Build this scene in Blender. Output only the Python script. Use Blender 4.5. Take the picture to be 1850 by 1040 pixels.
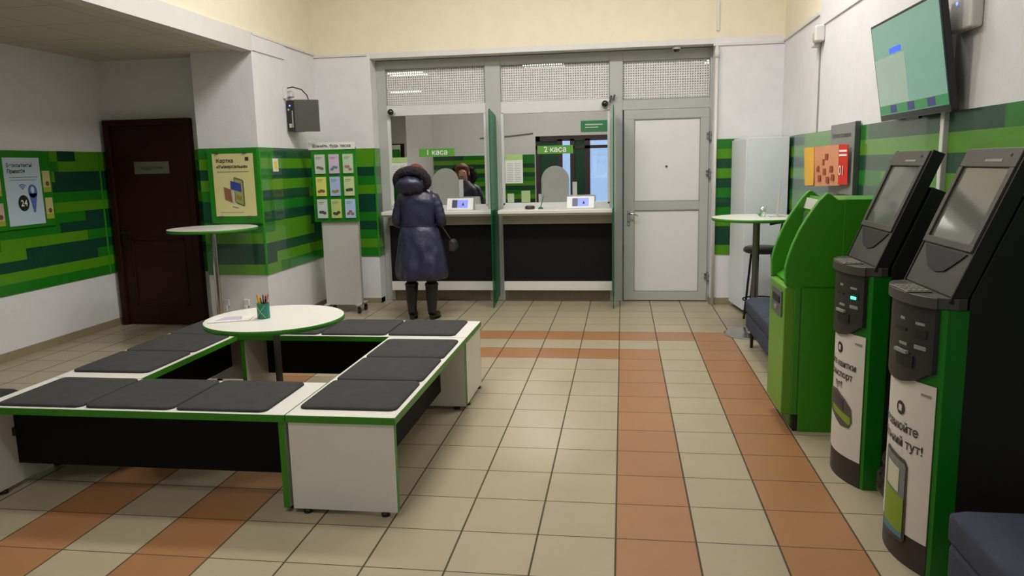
import bpy, bmesh, math, random
from mathutils import Vector, Matrix
PI = math.pi
random.seed(7)
for o in list(bpy.data.objects): bpy.data.objects.remove(o)
S = bpy.context.scene
C = S.collection

# ------------------------------------------------------------------ camera
F_PX, YAW, PITCH, ROLL, EYE = 1371.03, -.1464, .1618, -.0225, 1.5615
fw = Vector((math.sin(YAW)*math.cos(PITCH), math.cos(YAW)*math.cos(PITCH), -math.sin(PITCH)))
r0 = Vector((math.cos(YAW), -math.sin(YAW), 0)); u0 = r0.cross(fw)
rt = r0*math.cos(ROLL)+u0*math.sin(ROLL); up = -r0*math.sin(ROLL)+u0*math.cos(ROLL)
cd = bpy.data.cameras.new('camera'); cam = bpy.data.objects.new('camera', cd); C.objects.link(cam)
cam.matrix_world = Matrix(((rt.x, up.x, -fw.x, 0), (rt.y, up.y, -fw.y, 0), (rt.z, up.z, -fw.z, EYE), (0, 0, 0, 1)))
cd.sensor_fit = 'HORIZONTAL'; cd.sensor_width = 36; cd.lens = F_PX/1850*36; cd.clip_start = .02
S.camera = cam

# ------------------------------------------------------------------ world, exposure
w = bpy.data.worlds.new('world'); S.world = w; w.use_nodes = True
w.node_tree.nodes['Background'].inputs[0].default_value = (.45, .62, 1, 1)
w.node_tree.nodes['Background'].inputs[1].default_value = 1.6
S.view_settings.view_transform = 'Standard'; S.view_settings.look = 'None'
S.view_settings.gamma = 1; S.view_settings.use_curve_mapping = False
S.view_settings.exposure = -0.25

# ------------------------------------------------------------------ area lamps under the ceiling panels
LAMPS = [(-1.5, 5.9), (.4, 5.9), (-1.5, 4.0), (-1.6, 1.3)]
CEIL = 4.2
def area(name, loc, sx, sy, watts, col=(1, .98, .99)):
    l = bpy.data.lights.new(name, 'AREA'); l.shape = 'RECTANGLE'; l.size = sx; l.size_y = sy
    l.energy = watts; l.color = col
    o = bpy.data.objects.new(name, l); C.objects.link(o); o.location = loc
    return o
for k, (x, y) in enumerate(LAMPS):
    area('ceiling_lamp_light', (x, y, CEIL-.07), 1.1, .5, (74, 66, 46, 36)[k])
TELL = [(-3.08, 10.95), (-1.07, 10.5), (-3.83, 13.5), (1.4, 10.9)]
for x, y in TELL[:2]+TELL[3:]:
    area('office_lamp_light', (x, y, 2.83), .5, .5, 5)

# ------------------------------------------------------------------ materials
def lin(c):
    c = c/255
    return c/12.92 if c <= .04045 else ((c+.055)/1.055)**2.4
def col(r, g, b): return (lin(r), lin(g), lin(b), 1)
MATS = {}
def mat(name, rgb, rough=.6, metal=0, noise=.04, scale=8, bump=0, bscale=200, spec=.5, emit=None, estr=0, coat=0):
    if name in MATS: return MATS[name]
    m = bpy.data.materials.new(name); m.use_nodes = True; MATS[name] = m
    nt = m.node_tree; b = nt.nodes['Principled BSDF']
    b.inputs['Roughness'].default_value = rough; b.inputs['Metallic'].default_value = metal
    b.inputs['Specular IOR Level'].default_value = spec
    b.inputs['Coat Weight'].default_value = coat
    tc = nt.nodes.new('ShaderNodeTexCoord')
    n = nt.nodes.new('ShaderNodeTexNoise'); n.inputs['Scale'].default_value = scale; n.inputs['Detail'].default_value = 4
    nt.links.new(tc.outputs['Object'], n.inputs['Vector'])
    mx = nt.nodes.new('ShaderNodeMix'); mx.data_type = 'RGBA'
    c = col(*rgb); d = 1-noise*2.2
    mx.inputs['A'].default_value = (c[0]*d, c[1]*d, c[2]*d, 1)
    mx.inputs['B'].default_value = (min(1, c[0]*(1+noise)), min(1, c[1]*(1+noise)), min(1, c[2]*(1+noise)), 1)
    nt.links.new(n.outputs['Fac'], mx.inputs['Factor']); nt.links.new(mx.outputs['Result'], b.inputs['Base Color'])
    if bump:
        n2 = nt.nodes.new('ShaderNodeTexNoise'); n2.inputs['Scale'].default_value = bscale; n2.inputs['Detail'].default_value = 5
        nt.links.new(tc.outputs['Object'], n2.inputs['Vector'])
        bp = nt.nodes.new('ShaderNodeBump'); bp.inputs['Strength'].default_value = bump; bp.inputs['Distance'].default_value = .01
        nt.links.new(n2.outputs['Fac'], bp.inputs['Height']); nt.links.new(bp.outputs['Normal'], b.inputs['Normal'])
    if emit:
        b.inputs['Emission Color'].default_value = col(*emit); b.inputs['Emission Strength'].default_value = estr
    return m
WHITE = mat('wall_paint_white', (222, 221, 222), .75, bump=.1, bscale=60)
CREAM = mat('wall_paint_cream', (232, 222, 196), .8, bump=.1, bscale=60)
LOWCEIL = mat('ceiling_board', (198, 194, 180), .9, noise=.03)
TRIMW = mat('white_plastic', (215, 214, 208), .45)
LAMW = mat('white_laminate', (224, 222, 212), .35, noise=.015)
LAMG = mat('green_edge', (52, 132, 20), .4, noise=.03)
BLACKP = mat('black_board', (12, 11, 12), .7, spec=.25)
CUSH = mat('charcoal_fabric', (66, 67, 66), .95, noise=.12, scale=14, bump=.35, bscale=500, spec=.2)
RUB = mat('black_rubber', (18, 18, 18), .6)
CHROME = mat('chrome', (190, 190, 188), .18, 1, noise=.01)
STEEL = mat('steel_tube', (120, 120, 116), .35, .9)
ALU = mat('silver_aluminium', (176, 178, 172), .45, .0, noise=.02)
ALUW = mat('white_profile', (212, 213, 210), .4, noise=.02)
PANW = mat('white_door_panel', (222, 222, 218), .4, noise=.015)
WOOD = mat('dark_brown_wood', (46, 14, 10), .55, spec=.25, noise=.2, scale=5)
G_D = mat('band_dark_teal', (20, 68, 48), .26, coat=.5, noise=.03)
G_M = mat('band_mid_green', (28, 118, 24), .26, coat=.5, noise=.03)
G_L = mat('band_lime', (82, 144, 22), .26, coat=.5, noise=.03)
G_B = mat('board_green', (26, 122, 12), .4, noise=.03)
G_ATM = mat('atm_green', (56, 140, 14), .38, noise=.03)
G_ATM_LIT = mat('atm_green_lit', (92, 150, 32), .38, noise=.03)  # same paint as the body; hall light on the front put into the colour
G_KI = mat('kiosk_green', (8, 112, 16), .35, noise=.03)
BLK = mat('kiosk_black', (36, 35, 36), .5, bump=.05, bscale=800)
DGR = mat('kiosk_charcoal', (66, 63, 60), .42, noise=.04)
DSIDE = mat('kiosk_side_black', (16, 16, 17), .55)
STICK = mat('white_sticker', (206, 200, 188), .5, noise=.02)
INK = mat('ink_dark', (38, 42, 40), .6)
INKL = mat('ink_grey', (130, 135, 125), .6)
SOFA = mat('blue_grey_fabric', (68, 73, 86), .95, noise=.1, scale=20, bump=.3, bscale=450, spec=.2)
GREY = mat('grey_board', (136, 138, 134), .5)
GREYD = mat('grey_board_edge', (84, 96, 90), .5)
TRAY = mat('grey_plastic', (186, 186, 180), .45)
BASET = mat('baseboard_tile', (150, 136, 108), .4, noise=.12, scale=12)
SCR = mat('dark_screen', (92, 94, 88), .06, spec=.9, noise=.01)
SIGNG = mat('sign_green', (88, 158, 50), .5)
SIGNW = mat('sign_white', (240, 245, 240), .5)
PAPER = mat('paper_white', (222, 222, 214), .7)
CAMB = mat('camera_dark_glass', (22, 20, 20), .08, spec=.8)

def glassy(name, tint, refl, trans, rough=0.0):
    m = bpy.data.materials.new(name); m.use_nodes = True; nt = m.node_tree; nt.nodes.clear()
    out = nt.nodes.new('ShaderNodeOutputMaterial')
    g = nt.nodes.new('ShaderNodeBsdfGlossy'); g.inputs['Color'].default_value = (*refl, 1); g.inputs['Roughness'].default_value = rough
    t = nt.nodes.new('ShaderNodeBsdfTransparent'); t.inputs['Color'].default_value = (*trans, 1)
    a = nt.nodes.new('ShaderNodeMixShader'); a.inputs[0].default_value = tint
    nt.links.new(t.outputs[0], a.inputs[1]); nt.links.new(g.outputs[0], a.inputs[2]); nt.links.new(a.outputs[0], out.inputs[0])
    return m
MIRROR = glassy('tinted_mirror_glass', .82, (.98, 1, .96), (.35, .36, .34))
CLEAR = glassy('clear_glass', .08, (1, 1, 1), (.92, .95, .95))
def green_glass():
    m = bpy.data.materials.new('green_glass'); m.use_nodes = True; nt = m.node_tree
    b = nt.nodes['Principled BSDF']; b.inputs['Base Color'].default_value = col(20, 128, 84)
    b.inputs['Roughness'].default_value = .12
    out = nt.nodes['Material Output']
    t = nt.nodes.new('ShaderNodeBsdfTransparent'); t.inputs['Color'].default_value = (.12, .55, .36, 1)
    a = nt.nodes.new('ShaderNodeMixShader'); a.inputs[0].default_value = .5
    nt.links.new(t.outputs[0], a.inputs[1]); nt.links.new(b.outputs[0], a.inputs[2]); nt.links.new(a.outputs[0], out.inputs[0])
    return m
GGLASS = green_glass()

T = .33
def mth(nt, op, a, b=None):
    n = nt.nodes.new('ShaderNodeMath'); n.operation = op
    for i, v in enumerate((a, b)):
        if v is None: continue
        if isinstance(v, (int, float)): n.inputs[i].default_value = v
        else: nt.links.new(v, n.inputs[i])
    return n.outputs[0]
def tile_mat(name, rgb, grout=(74, 64, 42)):
    m = mat(name, rgb, .32, noise=.07, scale=3, spec=.4); nt = m.node_tree; b = nt.nodes['Principled BSDF']
    geo = nt.nodes.new('ShaderNodeNewGeometry'); sp = nt.nodes.new('ShaderNodeSeparateXYZ'); nt.links.new(geo.outputs['Position'], sp.inputs[0])
    c = mth(nt, 'ADD', mth(nt, 'DIVIDE', sp.outputs['X'], T), 40.08)
    r = mth(nt, 'ADD', mth(nt, 'DIVIDE', sp.outputs['Y'], T), 40-19.108)
    def edge(v):
        f = mth(nt, 'FRACT', v); return mth(nt, 'MINIMUM', f, mth(nt, 'SUBTRACT', 1, f))
    e1, e2 = edge(c), edge(r)
    m1 = mth(nt, 'MAXIMUM', mth(nt, 'LESS_THAN', e1, .0125), mth(nt, 'LESS_THAN', e2, .009))
    wn = nt.nodes.new('ShaderNodeTexWhiteNoise'); wn.noise_dimensions = '2D'
    cv = nt.nodes.new('ShaderNodeCombineXYZ'); nt.links.new(mth(nt, 'FLOOR', c), cv.inputs[0]); nt.links.new(mth(nt, 'FLOOR', r), cv.inputs[1])
    nt.links.new(cv.outputs[0], wn.inputs['Vector'])
    hv = nt.nodes.new('ShaderNodeHueSaturation')
    nt.links.new(b.inputs['Base Color'].links[0].from_socket, hv.inputs['Color'])
    nt.links.new(mth(nt, 'ADD', mth(nt, 'MULTIPLY', wn.outputs['Value'], .08), .96), hv.inputs['Value'])
    mx = nt.nodes.new('ShaderNodeMix'); mx.data_type = 'RGBA'; mx.inputs['B'].default_value = col(*grout)
    nt.links.new(hv.outputs[0], mx.inputs['A']); nt.links.new(m1, mx.inputs['Factor']); nt.links.new(mx.outputs['Result'], b.inputs['Base Color'])
    ro = mth(nt, 'ADD', mth(nt, 'MULTIPLY', m1, .5), .34); nt.links.new(ro, b.inputs['Roughness'])
    bp = nt.nodes.new('ShaderNodeBump'); bp.inputs['Strength'].default_value = .5; bp.inputs['Distance'].default_value = .002
    nt.links.new(mth(nt, 'SUBTRACT', 1, m1), bp.inputs['Height']); nt.links.new(bp.outputs['Normal'], b.inputs['Normal'])
    return m
TILE_C = tile_mat('floor_tile_cream', (168, 156, 130)); TILE_R = tile_mat('floor_tile_terracotta', (160, 114, 76))

def perforated():
    m = mat('perforated_white_film', (212, 212, 206), .5, noise=.02); nt = m.node_tree; b = nt.nodes['Principled BSDF']
    geo = nt.nodes.new('ShaderNodeNewGeometry'); sp = nt.nodes.new('ShaderNodeSeparateXYZ'); nt.links.new(geo.outputs['Position'], sp.inputs[0])
    P = .0262
    def d(v):
        f = mth(nt, 'SUBTRACT', mth(nt, 'FRACT', mth(nt, 'ADD', mth(nt, 'DIVIDE', v, P), 200)), .5); return mth(nt, 'MULTIPLY', f, f)
    q = mth(nt, 'ADD', d(sp.outputs['X']), d(sp.outputs['Z']))
    nt.links.new(mth(nt, 'GREATER_THAN', q, .047), b.inputs['Alpha'])
    return m
PERF = perforated()

# ------------------------------------------------------------------ mesh helpers (world coordinates in, parent base subtracted)
def base_of(o):
    v = Vector((0, 0, 0))
    while o is not None: v += o.location; o = o.parent
    return v
def thing(name, label, cat, loc=(0, 0, 0), group=None):
    o = bpy.data.objects.new(name, None); C.objects.link(o); o.location = loc
    o['label'] = label; o['category'] = cat
    if group: o['group'] = group
    o.empty_display_size = .1
    return o
def tag(o, label, cat, group=None):
    o['label'] = label; o['category'] = cat
    if group: o['group'] = group
    return o
def obj(name, bm, m, parent=None, bevel=0, smooth=False, seg=2, sub=0, label=None):
    if isinstance(bm, bpy.types.Mesh): me = bm
    else:
        bmesh.ops.recalc_face_normals(bm, faces=bm.faces)
        me = bpy.data.meshes.new(name); bm.to_mesh(me); bm.free()
    ms = m if isinstance(m, (list, tuple)) else [m]
    mi_ = [p.material_index for p in me.polygons]; me.materials.clear()
    for k in ms: me.materials.append(k)
    if len(ms) > 1: me.polygons.foreach_set('material_index', mi_)
    o = bpy.data.objects.new(name, me); C.objects.link(o)
    if parent is not None:
        b = base_of(parent)
    else:
        n = len(me.vertices)
        lo = [min(v.co[i] for v in me.vertices) for i in range(3)]; hi = [max(v.co[i] for v in me.vertices) for i in range(3)]
        b = Vector(((lo[0]+hi[0])/2, (lo[1]+hi[1])/2, lo[2]))
    for v in me.vertices: v.co -= b
    if parent is not None:
        o.parent = parent
    else: o.location = b
    if bevel:
        k = o.modifiers.new('bevel', 'BEVEL'); k.width = bevel; k.segments = seg; k.limit_method = 'ANGLE'; k.angle_limit = .6
    if sub:
        k = o.modifiers.new('sub', 'SUBSURF'); k.levels = sub; k.render_levels = sub
    if smooth:
        for p in me.polygons: p.use_smooth = True
    if label: o['label'] = label
    return o
def struct(name, bm, m, parent=None, **k):
    o = obj(name, bm, m, parent, **k)
    if parent is None: o['kind'] = 'structure'
    return o
def B(*boxes):
    bm = bmesh.new()
    for b in boxes: box(bm, *b)
    return bm
def box(bm, x0, x1, y0, y1, z0, z1, mi=0):
    vs = [bm.verts.new((x, y, z)) for z in (z0, z1) for x, y in ((x0, y0), (x1, y0), (x1, y1), (x0, y1))]
    for f in ((0, 3, 2, 1), (4, 5, 6, 7), (0, 1, 5, 4), (1, 2, 6, 5), (2, 3, 7, 6), (3, 0, 4, 7)):
        bm.faces.new([vs[i] for i in f]).material_index = mi
    return vs
def prism(bm, poly, axis, lo, hi, mi=0):
    """poly of 2-D points; axis 'y' -> (x,z), 'x' -> (y,z), 'z' -> (x,y)"""
    def P(a, b, t): return {'y': (a, t, b), 'x': (t, a, b), 'z': (a, b, t)}[axis]
    A = [bm.verts.new(P(a, b, lo)) for a, b in poly]; D = [bm.verts.new(P(a, b, hi)) for a, b in poly]
    n = len(poly)
    bm.faces.new(A).material_index = mi; bm.faces.new(D[::-1]).material_index = mi
    for i in range(n): bm.faces.new((A[i], D[i], D[(i+1) % n], A[(i+1) % n])).material_index = mi
def PR(poly, axis, lo, hi):
    bm = bmesh.new(); prism(bm, poly, axis, lo, hi); return bm
def tube(bm, pts, r, seg=10, cap=True):
    pts = [Vector(p) for p in pts]; n = len(pts); rs = r if isinstance(r, (list, tuple)) else [r]*n
    rings = []; ref = None
    for i, p in enumerate(pts):
        t = (pts[min(i+1, n-1)]-pts[max(i-1, 0)]).normalized()
        if ref is None: ref = Vector((0, 0, 1)) if abs(t.z) < .9 else Vector((1, 0, 0))
        a = (ref-t*ref.dot(t)).normalized(); b = t.cross(a); ref = a
        rings.append([bm.verts.new(p+(a*math.cos(2*PI*k/seg)+b*math.sin(2*PI*k/seg))*rs[i]) for k in range(seg)])
    for i in range(n-1):
        for k in range(seg): bm.faces.new((rings[i][k], rings[i][(k+1) % seg], rings[i+1][(k+1) % seg], rings[i+1][k]))
    if cap: bm.faces.new(rings[0][::-1]); bm.faces.new(rings[-1])
def TB(pts, r, seg=10):
    bm = bmesh.new(); tube(bm, pts, r, seg); return bm
def lathe(bm, prof, cx, cy, seg=40, a0=0):
    rings = []
    for r, z in prof:
        if r < 1e-6: rings.append([bm.verts.new((cx, cy, z))])
        else: rings.append([bm.verts.new((cx+r*math.cos(2*PI*k/seg), cy+r*math.sin(2*PI*k/seg), z)) for k in range(seg)])
    for A, D in zip(rings, rings[1:]):
        for k in range(seg):
            q = [A[k % len(A)], A[(k+1) % len(A)], D[(k+1) % len(D)], D[k % len(D)]]
            u = []
            for v in q:
                if v not in u: u.append(v)
            if len(u) > 2: bm.faces.new(u)
def LT(prof, cx, cy, seg=40):
    bm = bmesh.new(); lathe(bm, prof, cx, cy, seg); return bm
def ball(c, rx, ry, rz, u=20, v=12):
    bm = bmesh.new(); bmesh.ops.create_uvsphere(bm, u_segments=u, v_segments=v, radius=1)
    for q in bm.verts: q.co = Vector((c[0]+q.co.x*rx, c[1]+q.co.y*ry, c[2]+q.co.z*rz))
    return bm
def flat(bm, pts, th, nrm, mi=0):
    """thin plate: outline points in 3-D, pushed th along nrm"""
    nv = Vector(nrm)*th; A = [bm.verts.new(Vector(p)) for p in pts]; D = [bm.verts.new(Vector(p)+nv) for p in pts]
    n = len(pts); bm.faces.new(A).material_index = mi; bm.faces.new(D[::-1]).material_index = mi
    for i in range(n): bm.faces.new((A[i], A[(i+1) % n], D[(i+1) % n], D[i])).material_index = mi
_dg = None
def text_data(s, size, align='LEFT', bold=0.0, ext=0.0):
    cu = bpy.data.curves.new('t', 'FONT'); cu.body = s; cu.size = size; cu.align_x = align; cu.align_y = 'BOTTOM_BASELINE'
    cu.resolution_u = 3; cu.offset = bold; cu.extrude = ext
    o = bpy.data.objects.new('t', cu); C.objects.link(o); bpy.context.view_layer.update()
    me = bpy.data.meshes.new_from_object(o.evaluated_get(bpy.context.evaluated_depsgraph_get()))
    bpy.data.objects.remove(o); bpy.data.curves.remove(cu)
    return me
def text(name, s, size, O, U, V, m, parent, align='LEFT', bold=.0, lift=.0015, fn=None):
    """text laid along U (reading direction) and V (up) from O, or mapped by fn(u, v)"""
    me = text_data(s, size, align, bold)
    O, U, V = Vector(O), Vector(U).normalized() if U else None, Vector(V).normalized() if V else None
    if fn:
        for v in me.vertices: v.co = fn(v.co.x, v.co.y)
    else:
        N = U.cross(V)
        for v in me.vertices: v.co = O+U*v.co.x+V*v.co.y+N*lift
    return obj(name, me, m, parent)
def copy_tree(o, parent=None):
    c = o.copy(); C.objects.link(c); c.parent = parent
    for ch in [q for q in bpy.data.objects if q.parent == o]:
        copy_tree(ch, c)
    return c

# ------------------------------------------------------------------ SETTING
YN = -.6; XL = -5.18; XR = 1.64; YF = 8.38; XP = -3.42; ZL = 2.66
# floor: grid of tile faces with the terracotta stripes as the tiles lie
bm = bmesh.new()
c0, c1 = -16, 6
for c in range(c0, c1):
    for r in range(-8, 22):
        x0, x1 = (c-.08)*T, (c+.92)*T; y1, y0 = (19.108-r)*T, (18.108-r)*T
        x0, x1 = max(x0, XL), min(x1, XR); y0, y1 = max(y0, YN), min(y1, 8.75)
        if x1 <= x0 or y1 <= y0: continue
        red = (c in (2, -8) and r >= -2) or (c in (0, -6) and r >= 0) or (r == -2 and -8 <= c <= 2) or (r == 0 and -6 <= c <= 0)
        f = bm.faces.new([bm.verts.new(p) for p in ((x0, y0, 0), (x1, y0, 0), (x1, y1, 0), (x0, y1, 0))]); f.material_index = int(red)
bmesh.ops.remove_doubles(bm, verts=bm.verts, dist=1e-4)
# thickness: a slab below
box(bm, XL, XR, YN, 8.75, -.1, -.002)
struct('floor', bm, [TILE_C, TILE_R])
fo = bpy.data.objects['floor']
YB_ = 1.6
struct('ceiling', B((XP, XR+.1, YN, YF, CEIL, CEIL+.1), (XL-.1, XP, YN, YB_, CEIL, CEIL+.1)), CREAM)
# low ceiling of the left bay, with board joints
def board_ceiling():
    m = mat('ceiling_tiles', (196, 192, 178), .9, noise=.03); nt = m.node_tree; b = nt.nodes['Principled BSDF']
    geo = nt.nodes.new('ShaderNodeNewGeometry'); sp = nt.nodes.new('ShaderNodeSeparateXYZ'); nt.links.new(geo.outputs['Position'], sp.inputs[0])
    def e(v, k): return mth(nt, 'LESS_THAN', mth(nt, 'FRACT', mth(nt, 'ADD', mth(nt, 'DIVIDE', v, .6), k)), .03)
    mk = mth(nt, 'MAXIMUM', e(sp.outputs['X'], 20.2), e(sp.outputs['Y'], 20.1))
    mx = nt.nodes.new('ShaderNodeMix'); mx.data_type = 'RGBA'; mx.inputs['B'].default_value = col(174, 170, 156)
    nt.links.new(b.inputs['Base Color'].links[0].from_socket, mx.inputs['A']); nt.links.new(mk, mx.inputs['Factor']); nt.links.new(mx.outputs['Result'], b.inputs['Base Color'])
    return m
struct('ceiling', B((XL, XP-.1, YB_, 7.15, ZL, ZL+.08)), board_ceiling())
struct('wall_left', B((XL-.1, XL, YN, 7.25, 0, ZL+.1)), WHITE)
struct('wall_door_side', B((XL, XP-.5, 7.15, 7.25, 0, ZL+.1)), WHITE)
# pilaster, lower white, upper cream from 2.8
struct('wall_column', B((-4.03, XP, 6.9, 8.6, 0, 2.8)), WHITE)
struct('wall_column_lip', B((XP-.1, XP+.012, 6.9, 7.6, ZL, 2.8)), WHITE, bevel=.003)
struct('wall_upper_left', B((XP-.1, XP, YB_, YF+.2, 2.82, CEIL)), CREAM)
XB = -4.45
struct('wall_upper_bay_end', B((XL, XP-.1, YB_, YB_+.1, ZL+.08, CEIL)), WHITE)
struct('wall_bay_end', B((XL, XB, YB_-.1, YB_, 0, ZL+.08)), WHITE)
struct('wall_left_near', B((XB-.1, XB, YN, YB_-.1, 0, CEIL)), WHITE)
dk = struct('door_4', B((-5.1, -4.5, YB_+.001, YB_+.03, .01, 2.03)), WOOD, bevel=.003)
struct('trim_1', B((XP-.1, XP+.014, YB_, 6.9, ZL-.01, 2.82)), TRIMW)
struct('trim_2', B((XP-.1, XP+.016, 6.92, YF, 2.80, 2.82)), TRIMW)
# far wall left and right of the alcove, lintel above
struct('wall_far_left', B((XP, -2.77, YF, YF+.4, 0, 2.8)), WHITE)
struct('wall_far_right', B((.95, XR+.1, YF, YF+.4, 0, 2.8)), WHITE)
struct('wall_far_lintel', B((-2.77, .95, YF, YF+.4, 2.745, 2.8)), TRIMW)
struct('wall_far_upper', B((XP-.1, XR+.1, YF, YF+.4, 2.8, CEIL)), CREAM)
struct('trim_3', B((XP, -2.80, YF-.016, YF, 2.775, 2.80)), TRIMW)
struct('trim_4', B((.93, XR, YF-.016, YF, 2.72, 2.745)), TRIMW)
# right wall: lower panels white, near stretch white to the top, far stretch cream above
struct('wall_right', B((XR, XR+.1, YN, YF+.4, 0, 2.76)), WHITE)
struct('wall_right_upper', B((XR, XR+.1, 6.9, YF+.4, 2.76, CEIL)), CREAM)
struct('wall_right_upper', B((XR-.012, XR+.1, YN, 6.9, 2.63, CEIL)), WHITE, bevel=.004)
struct('trim_5', B((XR-.016, XR, 6.95, YF, 2.735, 2.76)), TRIMW)
struct('trim_6', B((XR-.012, XR, 6.875, 6.89, 1.77, 2.63)), mat('joint_grey', (150, 150, 146), .6))
# near wall behind the photographer with the entrance opening
struct('wall_near', B((XL, -2.0, YN-.15, YN, 0, CEIL), (-.15, XR, YN-.15, YN, 0, CEIL), (-2.0, -.15, YN-.15, YN, 2.18, CEIL)), WHITE)
# skirting
struct('baseboard_left', B((XL, XL+.012, YN, 7.15, 0, .075)), BASET)
struct('baseboard_door_side', B((XL+.012, -5.13, 7.138, 7.15, 0, .075), (-4.2, -4.03, 7.138, 7.15, 0, .075)), BASET)
struct('baseboard_column', B((-4.03, XP, 6.888, 6.9, 0, .06), (XP, XP+.012, 6.888, YF, 0, .06)), BASET)
struct('baseboard_far_left', B((XP+.012, -2.77, YF-.012, YF, 0, .06), (-2.782, -2.77, YF, 8.52, 0, .06)), BASET)
struct('baseboard_far_right', B((.95, 1.15, YF-.012, YF, 0, .075), (.938, .95, YF-.012, 8.55, 0, .075)), BASET)
struct('baseboard_right', B((XR-.012, XR, YN, YF, 0, .075)), BASET)

# green striped wall bands: rows of rectangles in one mesh per wall
ZB0, ZB1 = .55, 1.772
def band(name, fixed, axis, a0, a1, rows, nrm, th=.009):
    """rows from the top; each row is a list of (length fraction, colour index)"""
    bm = bmesh.new(); h = (ZB1-ZB0)/len(rows)
    for i, row in enumerate(rows):
        z1 = ZB1-i*h; z0 = z1-h; a = a0; tot = sum(q[0] for q in row)
        for f, ci in row:
            b = a+(a1-a0)*f/tot; lo, hi = min(a, b), max(a, b)
            if axis == 'y': box(bm, min(fixed, fixed+nrm*th), max(fixed, fixed+nrm*th), lo, hi, z0, z1, ci)
            else: box(bm, lo, hi, min(fixed, fixed+nrm*th), max(fixed, fixed+nrm*th), z0, z1, ci)
            a = b
    me = struct(name, bm, [G_D, G_M, G_L]); return me
D_, M_, L_ = 0, 1, 2
band('wall_band_column_side', XP, 'y', 6.9, YF, [[(.2, M_), (.8, D_)], [(1, L_)], [(.15, M_), (.85, D_)], [(.8, L_), (.2, M_)], [(.75, D_), (.1, L_), (.15, M_)], [(.2, M_), (.8, M_)], [(.85, D_), (.15, D_)], [(.15, M_), (.6, L_), (.25, D_)], [(.8, L_), (.2, D_)], [(1, D_)], [(.15, D_), (.85, L_)], [(.2, L_), (.8, M_)]], 1)
band('wall_band_column_front', 6.9, 'x', -4.03, XP, [[(1, M_)], [(1, L_)], [(1, D_)], [(.3, L_), (.7, M_)], [(1, M_)], [(1, D_)], [(1, D_)], [(1, M_)], [(1, L_)], [(.15, M_), (.85, D_)], [(.15, M_), (.85, D_)], [(.1, M_), (.9, L_)]], -1)
band('wall_band_far_left', YF, 'x', XP+.009, -2.77, [[(1, L_)], [(1, L_)], [(1, D_)], [(1, M_)], [(1, L_)], [(1, D_)], [(1, D_)], [(1, M_)], [(1, D_)], [(1, M_)], [(1, L_)], [(1, M_)]], -1)
band('wall_band_alcove_left', -2.77, 'y', YF, 8.56, [[(1, L_)], [(1, L_)], [(1, D_)], [(1, M_)], [(1, L_)], [(1, D_)], [(1, D_)], [(1, M_)], [(1, D_)], [(1, M_)], [(1, L_)], [(1, M_)]], 1)
band('wall_band_door_side', 7.15, 'x', XL+.009, -4.03, [[(.4, M_), (.6, L_)], [(1, M_)], [(.3, D_), (.7, D_)], [(1, M_)], [(1, L_)], [(1, D_)], [(1, D_)], [(1, M_)], [(.6, L_), (.4, M_)], [(1, D_)], [(1, M_)], [(1, M_)]], -1)
band('wall_band_left', XL, 'y', 4.2, 7.15, [[(.6, M_), (.16, L_), (.08, D_), (.16, L_)], [(.76, M_), (.24, L_)], [(.74, L_), (.26, D_)], [(.7, D_), (.3, D_)], [(.72, M_), (.28, M_)], [(.7, L_), (.3, L_)], [(.76, M_), (.1, M_), (.14, D_)], [(.74, M_), (.26, D_)], [(.5, M_), (.36, L_), (.14, M_)], [(.45, D_), (.14, L_), (.41, D_)], [(.4, M_), (.5, D_), (.1, M_)], [(.4, D_), (.6, L_)], [(1, M_)]], 1)
band('wall_band_far_right', YF, 'x', .95+.02, 1.64, [[(1, M_)], [(1, L_)], [(1, D_)], [(1, L_)], [(1, D_)], [(1, M_)], [(1, D_)], [(1, M_)], [(1, L_)], [(1, D_)], [(1, D_)], [(1, L_)]], -1)
band('wall_band_right', XR, 'y', 8.3, 1.2, [[(.14, D_), (.16, L_), (.1, M_), (.1, D_), (.16, D_), (.34, M_)], [(.4, L_), (.3, L_), (.3, M_)], [(.22, D_), (.2, D_), (.2, D_), (.38, M_)], [(.3, L_), (.14, M_), (.3, L_), (.26, L_)], [(.2, D_), (.3, D_), (.2, M_), (.3, D_)], [(.3, M_), (.4, L_), (.3, M_)], [(.5, L_), (.5, D_)], [(.5, D_), (.5, L_)], [(1, M_)], [(.5, L_), (.5, D_)], [(1, D_)], [(1, M_)]], -1)

GE = mat('corner_green', (44, 146, 24), .4)
struct('trim_9', B((XP-.004, XP+.012, 6.884, 6.8905, ZB0, ZB1), (XP+.0092, XP+.012, 6.8906, 6.9, ZB0, ZB1)), GE)
struct('trim_10', B((-2.775, -2.758, YF-.014, YF-.0092, ZB0, ZB1)), GE)
struct('trim_11', B((XL+.009, XL+.013, 7.0, 7.02, ZB0, ZB1)), GE)
struct('trim_12', B((XP+.0092, XP+.013, 8.28, 8.3, ZB0, ZB1)), GE)
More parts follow.
